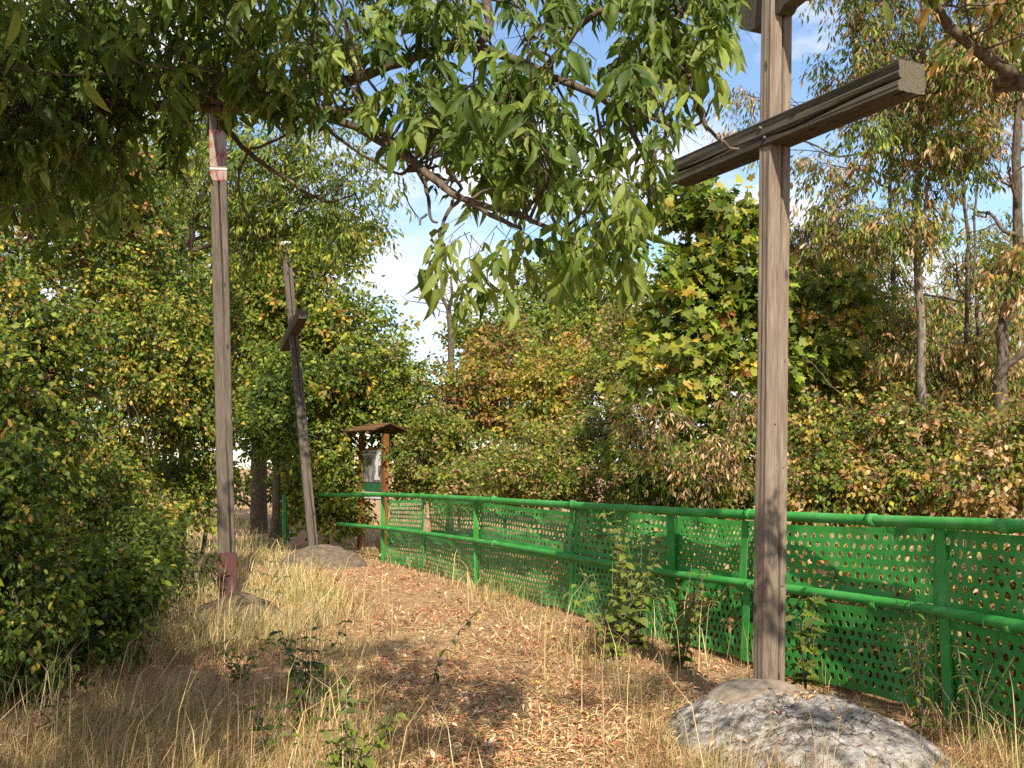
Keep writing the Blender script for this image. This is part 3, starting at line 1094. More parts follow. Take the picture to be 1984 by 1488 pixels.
def grow(name, label, cat, group, base, lobes, n_clus, per, size, tmpl, pals, seed, trunk_r=0.06, twig=0.28, droop=0.3,
         gap=0.15, gfreq=1.6, bark='bark', stems=None, connect=0.5, shell=0.45, upbias=0.55, zmin=0.05, parts=('trunk', 'crown'), limb_r=None, spread=0.5, keep=None):
    """a tree or shrub: trunk, limbs to every lobe of the crown, twigs, and single leaves in clusters along the twigs"""
    r = np.random.default_rng(seed)
    base = np.array([base[0], base[1], float(gz(base[0], base[1])) - 0.05])
    root = empty(name, base, label, cat, group)
    wood = Soup()
    nodes = []
    cs = np.array([l[0] for l in lobes])
    rs = np.array([l[1] for l in lobes])
    if stems is None:
        hi = cs[np.argmax(cs[:, 2])]
        tp = curve(np.array([base, base + (hi - base) * np.array([.15, .15, .35]) + r.normal(size=3) * .1, base + (hi - base) * np.array([.55, .55, .7]), hi]), 22)
        tube(wood, tp, np.linspace(trunk_r, trunk_r * 0.25, 22), 9, wob=0.05, rng=r)
        stems = [tp]
        main = tp
    else:
        for st, rad in stems:
            tp = curve(np.array(st), 30)
            tp = tp + 0.012 * np.cumsum(r.normal(size=tp.shape), axis=0) * np.array([1, 1, 0.2])
            tube(wood, tp, np.linspace(rad, rad * 0.35, 30), 9, wob=0.05, rng=r)
            nodes.append(tp[6:])
        main = np.concatenate([n for n in nodes])
    nodes.append(main[len(main) // 4:])
    lr = limb_r or trunk_r * 0.5
    for c, rad in lobes:
        # limb leaves the trunk below the lobe
        cand = main[main[:, 2] < c[2] - 0.15]
        cand = cand if len(cand) else main[:3]
        d = np.linalg.norm(cand - c, axis=1) + 0.35 * np.abs(c[2] - rad[2] - cand[:, 2])
        a = cand[np.argmin(d)]
        b = c + np.array([0, 0, 0.35 * rad[2]])
        p = wander(a, b, 12, 0.07, r, -0.06)
        tube(wood, p, np.linspace(lr, lr * 0.3, 12), 6)
        nodes.append(p[3:])
        for k in range(4):
            e = c + rand_dir(1, r)[0] * rad * 0.8
            s0 = p[r.integers(4, 11)]
            q = wander(s0, e, 8, 0.09, r, 0.03)
            tube(wood, q, np.linspace(lr * 0.4, lr * 0.1, 8), 5)
            nodes.append(q[2:])
    nodes = np.concatenate(nodes)
    # every lobe breaks up into smaller uneven ones
    sc_, sr_ = [cs], [rs * 0.86]
    for c, rad in lobes:
        q = 6
        dd = rand_dir(q, r)
        sc_.append(c + dd * rad * r.uniform(.55, .95, (q, 1)))
        sr_.append(rad * r.uniform(.26, .5, (q, 1)) * r.uniform(.8, 1.25, (q, 3)))
    cs, rs = np.concatenate(sc_), np.concatenate(sr_)
    # clusters
    wgt = (rs.prod(1)) ** (2 / 3)
    m = n_clus * 3
    li = r.choice(len(cs), m, p=wgt / wgt.sum())
    dv = rand_dir(m, r)
    rad = (shell + (1 - shell) * r.random(m) ** 0.6)
    C = cs[li] + dv * rs[li] * rad[:, None] * (1 + 0.16 * r.normal(size=(m, 1)))
    ok = C[:, 2] > zmin
    wv = Wave(seed + 70, gfreq)
    ok &= wv(C) > (-1.2 + 2.0 * gap)
    if keep is not None:
        ok &= keep(C)
    C, dv, li = C[ok][:n_clus], dv[ok][:n_clus], li[ok][:n_clus]
    n = len(C)
    out = nrm(dv * np.array([1, 1, .6]) + 0.5 * rand_dir(n, r) + np.array([0, 0, 0.25 - droop]))
    L = twig * r.uniform(0.6, 1.4, n)
    ni = np.array([np.argmin(((nodes - c) ** 2).sum(1)) for c in C])
    kcon = r.random(n) < connect
    A = nodes[ni][kcon]
    B = C[kcon]
    mid = (A + B) / 2 + 0.08 * rand_dir(len(A), r) * np.linalg.norm(B - A, axis=1, keepdims=True)
    twigs(wood, A, mid, np.full(len(A), max(0.004, trunk_r * 0.07)))
    twigs(wood, mid, B, np.full(len(A), max(0.003, trunk_r * 0.045)))
    twigs(wood, C, C + out * L[:, None], np.full(n, 0.0028))
    tr_o = wood.build(parts[0], bark, root)
    # leaves along the twigs
    k = r.poisson(per, n) + 2
    ci = np.repeat(np.arange(n), k)
    N = len(ci)
    t = r.random(N) ** 0.8
    perp = rand_dir(N, r)
    ld = nrm(out[ci] * 0.45 + perp * 0.9 + np.array([0, 0, -droop * 1.6]))
    pos = C[ci] + out[ci] * (L[ci] * t)[:, None] + perp * (spread * twig * r.random(N) ** 1.5)[:, None]
    upv = nrm(dv[ci] * 0.45 + np.array([0.12, -0.5, upbias]) + 0.95 * rand_dir(N, r))
    sz = size * r.uniform(0.62, 1.25, N)
    pk = r.choice(len(pals), n, p=np.array([p[0] for p in pals]) / sum(p[0] for p in pals))
    col = np.zeros((N, 3))
    br = np.exp(0.10 * r.normal(size=n))
    for i, (_, pal) in enumerate(pals):
        s = pk[ci] == i
        col[s] = palette(int(s.sum()), pal, r)
    col = col * br[ci][:, None]
    cr = Soup()
    good = pos[:, 2] > 0.02
    scatter(cr, tmpl, pos[good], ld[good], upv[good], sz[good], col=col[good])
    cr.build(parts[1], 'leaf', root, kind='stuff')
    return root


FRESH = [(3, G_MID), (2.2, G_LIGHT), (1.2, G_DARK), (0.8, G_YEL)]
DARKG = [(3, G_DARK), (3, G_MID), (.8, G_LIGHT), (.12, YEL)]
LIME = [(1.6, G_LIGHT), (2.2, G_YEL), (1, G_MID), (.3, YEL)]
AUTUMN = [(2, YEL), (1.5, OCHRE), (1, G_YEL), (.6, RUST)]
DRY = [(2.4, PINK), (1.3, OCHRE), (1.4, BROWN), (.5, GREYG)]
OLIVE = [(2.5, GREYG), (2, G_MID), (1, OCHRE), (1, BROWN), (.5, G_YEL)]
REDDISH = [(2, RUST), (2, BROWN), (1, OCHRE), (1.4, GREYG)]
SPECK = [(3.0, G_MID), (2.0, G_DARK), (2.0, G_LIGHT), (.5, YEL), (.35, OCHRE), (.15, RUST)]


def B(px, D):
    """ground point under photo column px at depth D"""
    return np.array([(px - CX) / F_PX * D, D, 0.0])


# --- big trees beyond the left cross
grow('maple_tree', 'broad yellow green maple behind the leaning cross, sky to its side', 'tree', 'background trees', B(548, 23),
     [lobe(600, 565, 110, 85, 22), lobe(690, 640, 85, 65, 21.5), lobe(640, 720, 120, 90, 21), lobe(500, 640, 110, 120, 22.5),
      lobe(560, 800, 110, 80, 22), lobe(640, 470, 80, 60, 22.5), lobe(470, 520, 80, 80, 23)],
     1900, 15, .125, 'ovate', [(3, FRESH), (2.4, LIME), (.5, AUTUMN)], 101, .20, .42, .25, .22, 1.2, keep=lambda C: ~((np.abs(proj(C)[0] - 466) < 26) & (np.abs(proj(C)[1] - 880) < 45)))
grow('deciduous_tree', 'tree with drooping leafy sprays hanging over the two left crosses', 'tree', 'background trees', B(352, 15),
     [lobe(500, 310, 90, 60, 14), lobe(610, 290, 110, 50, 14), lobe(690, 350, 75, 50, 13.5), lobe(560, 400, 110, 50, 14.5), lobe(680, 440, 65, 45, 14), lobe(470, 450, 70, 80, 15), lobe(330, 330, 120, 90, 14.5)],
     760, 15, .105, 'lance', [(3, FRESH), (1.5, LIME), (1, DARKG)], 102, .12, .38, .55, .30, 1.7, limb_r=.03, stems=[[(B(352, 15), P(356, 800, 15), P(362, 560, 15), P(380, 420, 14.6), P(430, 320, 14.2)), .10]])
grow('deciduous_tree', 'dark dense tree rising behind the left cross post', 'tree', 'background trees', B(506, 25),
     [lobe(380, 420, 140, 120, 24), lobe(300, 560, 150, 130, 24), lobe(420, 620, 90, 120, 24.5), lobe(400, 740, 110, 90, 24), lobe(240, 420, 130, 140, 25), lobe(520, 760, 70, 70, 25), lobe(400, 250, 120, 80, 25)],
     1700, 14, .13, 'ovate', [(2, DARKG), (3, FRESH), (1, LIME), (.3, AUTUMN)], 103, .22, .45, .25, .12, 1.0, keep=lambda C: ~((np.abs(proj(C)[0] - 466) < 26) & (np.abs(proj(C)[1] - 880) < 45)))
grow('deciduous_tree', 'slim shaded tree with a dark bare trunk in the gap between the left crosses', 'tree', 'background trees', B(530, 20),
     [lobe(545, 740, 60, 70, 20), lobe(520, 840, 55, 50, 20), lobe(580, 850, 50, 60, 19.5)],
     420, 13, .10, 'ovate', [(3, DARKG), (2, FRESH)], 104, .09, .35, .3, .2, 1.4)
# --- thicket along the left edge
grow('shrub', 'tall dense shrub at the left edge, speckled with yellow leaves', 'shrub', 'left hand thicket', B(60, 8.2),
     [lobe(20, 880, 140, 210, 8.2), lobe(-20, 640, 130, 150, 8.4), lobe(110, 720, 90, 140, 8.8), lobe(40, 1100, 140, 140, 8.2)],
     2100, 14, .060, 'oval', [(4, SPECK), (2, LIME), (1, DARKG), (.5, AUTUMN)], 111, .035, .24, .45, .30, 2.6, parts=('stem', 'foliage'), shell=.3)
grow('shrub', 'leafy shrub with small sunlit yellow green leaves beside the tall left post', 'shrub', 'left hand thicket', B(250, 11.6),
     [lobe(250, 830, 120, 190, 11.2), lobe(230, 640, 120, 120, 11.6), lobe(335, 760, 90, 170, 12.4), lobe(330, 930, 75, 90, 12.2), lobe(250, 1030, 110, 70, 11), lobe(150, 900, 110, 160, 11.2)],
     2300, 14, .062, 'oval', [(3, SPECK), (3.4, LIME), (.5, AUTUMN)], 112, .035, .24, .45, .26, 2.4, parts=('stem', 'foliage'), shell=.3)
grow('shrub', 'upright green shrub just behind the left post foot', 'shrub', 'left hand thicket', B(380, 12.5),
     [lobe(375, 880, 55, 110, 12.5), lobe(350, 720, 75, 120, 12.8), lobe(395, 600, 60, 100, 13), lobe(330, 600, 70, 90, 13)],
     900, 14, .066, 'oval', [(4, SPECK), (3, FRESH)], 113, .03, .24, .4, .26, 2.2, parts=('stem', 'foliage'), shell=.3)
grow('deciduous_tree', 'small tree with orange tinted leaves at the upper left', 'tree', 'left hand thicket', B(110, 11.5),
     [lobe(80, 430, 170, 130, 11.5), lobe(230, 480, 110, 110, 12), lobe(40, 300, 140, 110, 11.5), lobe(210, 340, 110, 90, 12)],
     1100, 13, .075, 'oval', [(3, DARKG), (2, SPECK), (.8, REDDISH), (.3, AUTUMN)], 114, .08, .28, .35, .12, 1.8)
grow('shrub', 'low shaded bramble heap at the lower left corner', 'shrub', 'left hand thicket', B(90, 7.2),
     [lobe(40, 1120, 110, 100, 7.4), lobe(200, 1130, 75, 70, 8.4), lobe(-40, 980, 110, 160, 7), lobe(20, 1230, 130, 90, 7.4), lobe(180, 1210, 80, 55, 8.2), lobe(0, 1310, 110, 45, 7.2), lobe(120, 1270, 90, 40, 7.8)],
     1250, 13, .062, 'ovate', [(2, DARKG), (3, FRESH), (1.5, SPECK)], 115, .02, .22, .4, .28, 2.6, parts=('stem', 'foliage'), shell=.3)
grow('shrub', 'low green shrub sprawling at the edge of the straw near the left post', 'shrub', 'left hand thicket', B(290, 9.4),
     [lobe(270, 1060, 80, 60, 9.8), lobe(345, 1080, 45, 50, 10.4), lobe(240, 1130, 80, 45, 9.4)],
     480, 12, .075, 'lance', [(4, DARKG), (3, FRESH)], 116, .015, .24, .3, .3, 2.6, parts=('stem', 'foliage'), shell=.3)
grow('shrub', 'far low bush closing the view between the two left crosses', 'shrub', 'background trees', B(520, 30),
     [lobe(520, 935, 50, 36, 30), lobe(580, 930, 50, 40, 30), lobe(440, 945, 40, 30, 30), lobe(380, 930, 40, 40, 30), lobe(300, 895, 50, 45, 30)],
     420, 14, .14, 'oval', [(3, FRESH), (2, LIME)], 117, .05, .4, .25, .02, 1.2, parts=('stem', 'foliage'), shell=.3)
# --- beyond the fence, centre
CEN = 'shrubs beyond the fence'
grow('shrub', 'leafy creeper clad shrub left of the information board', 'shrub', CEN, B(640, 20.5),
     [lobe(640, 890, 60, 80, 20.5), lobe(650, 990, 55, 55, 20.3), lobe(600, 960, 45, 60, 21.2)],
     620, 14, .10, 'ovate', [(3, LIME), (3, FRESH)], 121, .03, .28, .35, .0, 2.0, parts=('stem', 'foliage'), shell=.35)
grow('shrub', 'tall green shrub rising behind the information board roof', 'shrub', CEN, B(760, 21),
     [lobe(760, 740, 90, 70, 21), lobe(800, 830, 80, 70, 20.5), lobe(700, 780, 70, 60, 21.5), lobe(800, 920, 50, 55, 21)],
     1100, 14, .095, 'oval', [(3, FRESH), (2, LIME), (1, OLIVE)], 122, .04, .3, .3, .05, 1.6, parts=('stem', 'foliage'), shell=.35)
grow('shrub', 'rounded olive shrub between the board and the fence bend', 'shrub', CEN, B(900, 20),
     [lobe(890, 870, 95, 70, 19.5), lobe(950, 930, 90, 55, 17.5), lobe(850, 925, 62, 50, 20)],
     1000, 14, .08, 'oval', [(2.5, FRESH), (1.4, OLIVE), (.9, DRY), (2.2, LIME)], 123, .03, .26, .3, .0, 1.8, parts=('stem', 'foliage'), shell=.35)
grow('shrub', 'shrub with rusty red and golden leaves on its top', 'shrub', CEN, B(980, 20.5),
     [lobe(975, 690, 75, 70, 20.5), lobe(920, 740, 80, 60, 20.5), lobe(1000, 790, 90, 70, 20), lobe(890, 800, 70, 60, 20.5)],
     1000, 14, .09, 'oval', [(1.6, REDDISH), (2, AUTUMN), (1.5, OLIVE), (2, FRESH)], 124, .04, .3, .3, .05, 1.6, parts=('stem', 'foliage'), shell=.35)
grow('shrub', 'golden yellow leaved shrub in the middle of the hedge', 'shrub', CEN, B(1090, 19),
     [lobe(1090, 740, 85, 85, 19), lobe(1060, 830, 75, 60, 18.8)],
     680, 14, .09, 'ovate', [(2.4, AUTUMN), (2.4, LIME), (1, OLIVE)], 125, .04, .3, .3, .08, 1.6, parts=('stem', 'foliage'), shell=.35)
grow('shrub', 'dense dull olive shrub pressed against the fence middle', 'shrub', CEN, B(1090, 14.6),
     [lobe(1060, 890, 110, 80, 15), lobe(1150, 930, 90, 60, 14.2), lobe(1000, 930, 70, 50, 15.6), lobe(1180, 850, 70, 70, 14.8)],
     1300, 14, .062, 'oval', [(2.4, OLIVE), (2, FRESH), (.7, DRY), (1.6, LIME)], 126, .03, .22, .3, .0, 2.0, parts=('stem', 'foliage'), shell=.35)
grow('deciduous_tree', 'tall green tree far behind the golden shrub', 'tree', 'background trees', B(1080, 27),
     [lobe(1060, 580, 95, 80, 27), lobe(1170, 590, 105, 110, 26.5), lobe(1010, 650, 70, 60, 27.5), lobe(1140, 690, 110, 80, 26), lobe(930, 650, 60, 40, 28)],
     1100, 14, .135, 'ovate', [(3, FRESH), (1.6, LIME)], 127, .16, .45, .25, .18, 1.1)
grow('shrub', 'brownish shrub standing taller behind the centre of the hedge', 'shrub', CEN, B(1200, 17),
     [lobe(1200, 740, 70, 80, 17), lobe(1220, 660, 60, 60, 17.4)],
     520, 13, .075, 'oval', [(2, OLIVE), (.9, DRY), (2, FRESH), (1.4, LIME)], 128, .03, .26, .3, .15, 1.8, parts=('stem', 'foliage'), shell=.35)
# --- maple and dry shrubs to the right
grow('maple_sapling', 'bright green young maple with lobed leaves directly left of the near cross', 'tree', 'right hand trees', B(1400, 11.5),
     [lobe(1370, 440, 75, 75, 11.2), lobe(1420, 540, 100, 80, 11.2), lobe(1340, 600, 80, 80, 11), lobe(1420, 690, 100, 80, 11.4), lobe(1310, 720, 70, 80, 10.8), lobe(1370, 830, 90, 70, 11), lobe(1560, 690, 90, 70, 11.8), lobe(1600, 590, 80, 55, 12)],
     900, 9, .115, 'maple', [(3.5, LIME), (3, FRESH), (.35, AUTUMN)], 131, .05, .28, .35, .18, 1.9)
RG = 'dry shrubs by the fence'
grow('shrub', 'shrub with withered pale pink leaves left of the near cross', 'shrub', RG, B(1330, 9.9),
     [lobe(1250, 800, 60, 65, 10), lobe(1330, 900, 85, 55, 9.8), lobe(1430, 790, 50, 60, 9.8), lobe(1420, 900, 60, 60, 9.6)],
     240, 10, .065, 'lance', [(3.2, DRY), (1.6, FRESH)], 132, .025, .22, .6, .30, 2.6, parts=('stem', 'foliage'), shell=.3)
grow('shrub', 'leafy green shrub filling the space behind the fence left of the near cross', 'shrub', RG, B(1330, 10.8),
     [lobe(1290, 930, 70, 60, 10.8), lobe(1380, 950, 80, 50, 10.6), lobe(1440, 860, 70, 80, 10.9), lobe(1240, 880, 55, 70, 11)],
     520, 12, .075, 'ovate', [(3, FRESH), (2, DARKG), (1, LIME), (.5, DRY)], 133, .025, .22, .35, .08, 2.2, parts=('stem', 'foliage'), shell=.3)
grow('shrub', 'brown and yellow shrub right behind the near cross foot', 'shrub', RG, B(1620, 9.6),
     [lobe(1590, 930, 70, 60, 9.6), lobe(1690, 950, 60, 55, 9.5), lobe(1630, 830, 70, 80, 10.2), lobe(1570, 780, 40, 60, 10.4)],
     620, 12, .062, 'oval', [(1.4, AUTUMN), (1.2, DRY), (1.2, OLIVE), (2.4, FRESH)], 134, .025, .26, .45, .34, 2.4, parts=('stem', 'foliage'), shell=.3)
grow('shrub', 'tawny dry shrub behind the fence between the slim trunks', 'shrub', RG, B(1800, 9.2),
     [lobe(1790, 950, 70, 60, 9.2), lobe(1730, 850, 60, 90, 9.8), lobe(1870, 880, 60, 100, 9.6)],
     620, 11, .062, 'oval', [(1.3, DRY), (.8, AUTUMN), (1.6, OLIVE), (2, FRESH)], 135, .025, .26, .5, .38, 2.4, parts=('stem', 'foliage'), shell=.3)
grow('shrub', 'brown shrub behind the fence at the right edge', 'shrub', RG, B(1950, 8.4),
     [lobe(1940, 950, 80, 70, 8.4), lobe(1985, 860, 60, 80, 8.6)],
     330, 11, .06, 'oval', [(1.8, DRY), (.8, AUTUMN), (2, OLIVE), (1, FRESH)], 136, .025, .26, .5, .38, 2.4, parts=('stem', 'foliage'), shell=.3)
for px_, lab, sd in ((1950, 'low brown brush added to darken the holes of the plate at the right edge', 161), (1690, 'low brown brush added to darken behind the holed plate right of the near cross', 162),
                     (1400, 'low tangled undergrowth added to darken behind the fine holed plate left of the near cross', 163), (1170, 'low tangled undergrowth added to darken behind the fence under the pale climber', 164)):  # brush added so the plate holes show dark instead of lit ground
    s_ = s_at_px(px_)
    lb = []
    for q_ in (-.75, -.25, .25, .75):
        f_ = fence_at(s_ + q_ * (1.5 if px_ > 1300 else 2.0))
        lb.append((np.array([float(f_[0] + f_[2] * .75), float(f_[1] + f_[3] * .75), .5]), np.array([.55, .6, .52])))
    f_ = fence_at(s_)
    grow('bramble', lab, 'shrub', 'brush added to darken behind the fence', (float(f_[0] + f_[2] * .8), float(f_[1] + f_[3] * .8)), lb, 620, 11, .06, 'oval',
         [(2.2, DRY), (2.6, [(2, BROWN), (1, (.09, .05, .026)), (1, OCHRE)]), (1.4, OLIVE), (.5, AUTUMN)], sd, .018, .2, .3, .0, 2.4, parts=('stem', 'foliage'), shell=.15)
# --- slim trees at the right with withering leaves
RT = 'slim withering trees'
WITHER = [(2.4, OLIVE), (1.7, FRESH), (2.2, DRY), (.5, AUTUMN)]
s1 = [(B(1797, 10.4), P(1793, 900, 10.4), P(1787, 600, 10.4), P(1785, 300, 10.4), P(1800, 60, 10.4), P(1790, -150, 10.4)), .055]
grow('slim_tree', 'slim straight grey trunk with withering leaves in front of its neighbours', 'tree', RT, s1[0][0],
     [lobe(1700, 250, 110, 110, 10.6), lobe(1650, 130, 90, 90, 10.8), lobe(1760, 90, 110, 100, 10.4), lobe(1830, 330, 80, 80, 10.2), lobe(1740, 430, 90, 45, 10.3), lobe(1640, 420, 60, 60, 10.8), lobe(1690, -60, 150, 90, 10.6)],
     1050, 13, .085, 'lance', [(1, OLIVE), (1.2, FRESH), (.9, DRY), (.3, LIME)], 141, .05, .26, .75, .42, 2.1, bark='bark_pale', stems=[s1], limb_r=.022, connect=.75)
s2 = [(B(1850, 11.5), P(1858, 850, 11.5), P(1868, 600, 11.5), P(1860, 380, 11.5), P(1810, 200, 11.5), P(1770, 40, 11.5)), .032]
s2b = [(B(1846, 11.5), P(1890, 800, 11.7), P(1905, 600, 11.7), P(1900, 400, 11.7), P(1930, 200, 11.7)), .026]
grow('slim_tree', 'thin forked tree with two dark stems near the right edge', 'tree', RT, s2[0][0],
     [lobe(1850, 520, 80, 60, 11.5), lobe(1720, 540, 80, 60, 11.6), lobe(1880, 200, 100, 110, 11.8), lobe(1800, 700, 80, 70, 11.5), lobe(1920, 620, 60, 80, 11.7), lobe(1850, 800, 110, 60, 11.6), lobe(1950, 740, 60, 90, 11.2)],
     900, 12, .085, 'lance', WITHER, 142, .03, .26, .75, .42, 2.1, stems=[s2, s2b], limb_r=.016, connect=.75)
s3 = [(B(1950, 9.6), P(1925, 930, 9.6), P(1932, 800, 9.6), P(1935, 660, 9.6), P(1965, 480, 9.6), P(1950, 250, 9.6), P(1975, 60, 9.6)), .085]
s3b = [(P(1925, 745, 9.6), P(1965, 690, 9.5), P(2010, 650, 9.4), P(2060, 560, 9.4)), .04]
grow('gnarled_tree', 'gnarled brown trunk with a side limb at the right edge', 'tree', RT, s3[0][0],
     [lobe(1930, 130, 100, 120, 9.7), lobe(1960, 330, 70, 90, 9.4), lobe(1970, 520, 55, 90, 9.5), lobe(1880, 420, 60, 50, 9.8), lobe(2060, 250, 80, 160, 9.6), lobe(1960, -60, 120, 90, 9.6)],
     800, 12, .085, 'lance', WITHER, 143, .07, .26, .7, .36, 2.1, stems=[s3, s3b], limb_r=.024, connect=.75)
s4 = [(B(1722, 12.8), P(1735, 850, 12.8), P(1737, 600, 12.8), P(1732, 380, 12.8), P(1728, 200, 12.8), P(1700, 40, 12.8)), .04]
s4b = [(B(1800, 10.9), P(1830, 960, 10.9), P(1700, 860, 10.9), P(1600, 740, 10.9), P(1550, 690, 10.9)), .016]
grow('slim_tree', 'slender tree half hidden behind the near cross arm, drooping dry sprays', 'tree', RT, s4[0][0],
     [lobe(1600, 470, 80, 50, 12.6), lobe(1660, 620, 90, 70, 12.6), lobe(1620, 540, 80, 60, 12.3), lobe(1740, 800, 110, 70, 12.2), lobe(1900, 760, 90, 80, 12.4), lobe(1590, 330, 40, 45, 12.8), lobe(1700, 720, 90, 60, 12.4), lobe(1440, 190, 22, 22, 12.8), lobe(1460, 250, 40, 35, 12.8), lobe(1600, 800, 80, 50, 12.4), lobe(1790, 620, 60, 60, 12.6)],
     1150, 12, .09, 'lance', WITHER, 144, .045, .28, .75, .36, 2.0, stems=[s4, s4b], limb_r=.018, connect=.7)


for px_, D_, lb_, lab_, sd_ in ((1690, 14.5, [(1650, 700, 100, 110), (1720, 800, 90, 90), (1600, 860, 70, 70), (1760, 640, 70, 100), (1690, 540, 70, 80)], 'loose green and tan bush between the near cross and the straight slim trunk', 171),
                                (1880, 14.0, [(1850, 620, 90, 110), (1930, 740, 90, 100), (1840, 820, 90, 90), (1970, 580, 70, 110), (1880, 480, 80, 70)], 'loose leafy bush behind the forked dark stems', 172),
                                (1560, 16.0, [(1560, 780, 60, 90), (1580, 560, 60, 70), (1600, 680, 60, 70)], 'airy green bush right behind the near cross post', 173)):
    grow('tall_bush', lab_, 'shrub', 'loose bushes among the slim trees', B(px_, D_), [lobe(*q_, D_) for q_ in lb_], 900, 12, .09, 'ovate' if sd_ == 173 else 'lance',
         [(2.4, FRESH), (2, LIME), (1.2, OLIVE), (1.5, DRY)], sd_, .03, .3, .6, .26, 2.0, parts=('stem', 'foliage'), shell=.3)


def bare_tree():
    r = np.random.default_rng(150)
    b = B(872, 26)
    root = empty('dead_tree', b, 'dead bare tree with spiky limbs standing in the sky gap', 'tree')
    sp = Soup()
    t = curve([b, P(874, 690, 26), P(871, 620, 26), P(868, 590, 26)], 16)
    tube(sp, t, np.linspace(.10, .06, 16), 8, wob=.05, rng=r)
    for pts, rad in (([P(869, 600, 26), P(858, 580, 26), P(848, 560, 26), P(835, 578, 26.2), P(800, 575, 26.2)], .05), ([P(869, 605, 26), P(876, 570, 25.8), P(874, 540, 25.8), P(880, 500, 25.8)], .05),
                     ([P(871, 630, 26), P(895, 610, 26), P(915, 615, 26)], .03), ([P(873, 660, 26), P(845, 645, 26), P(838, 660, 26)], .03), ([P(848, 560, 26), P(842, 520, 26), P(838, 500, 26)], .03)):
        tube(sp, curve(pts, 10), np.linspace(rad, rad * .3, 10), 6)
    for k in range(26):
        a = t[r.integers(8, 16)] + np.array([r.uniform(-.6, .6), 0, r.uniform(-.2, .8)])
        tube(sp, wander(a, a + np.array([r.uniform(-.9, .9), r.uniform(-.5, .5), r.uniform(0, .8)]), 5, .1, r), np.linspace(.018, .006, 5), 4)
    sp.build('trunk', 'bark', root)


bare_tree()


# --- the ash that overhangs the path
def leafmesh(tmpl, col, name, bend, seed):
    tv, tf = T[tmpl]
    r = np.random.default_rng(seed)
    v = tv.copy()
    v[:, 2] += -bend * v[:, 0] ** 2 + 0.02 * r.normal(size=len(v))
    v[:, 1] += r.uniform(-.06, .06) * np.sin(v[:, 0] * 3.14)
    me = tri_mesh(name, v, tf, np.tile(np.array(col), (len(v), 1)))
    me.materials.append(MATS['leaf'])
    return me


def mat_from(pos, d, up, s):
    x, y, z = frames(d[None], up[None])
    M = Matrix(((x[0][0], y[0][0], z[0][0]), (x[0][1], y[0][1], z[0][1]), (x[0][2], y[0][2], z[0][2])))
    return Vector(pos), M.to_euler(), (s, s, s)


ASH_Y = ([-400, 0, 150, 260, 345, 420, 445, 480, 560, 640, 720, 800, 850, 900, 960, 1000, 1060, 1110, 1150, 1210, 1250, 1300, 1330, 1345, 1380, 1430, 1440],
         [430, 420, 470, 400, 300, 250, 190, 175, 200, 225, 250, 285, 330, 400, 470, 470, 440, 470, 540, 540, 430, 330, 240, 200, 160, 60, -200])


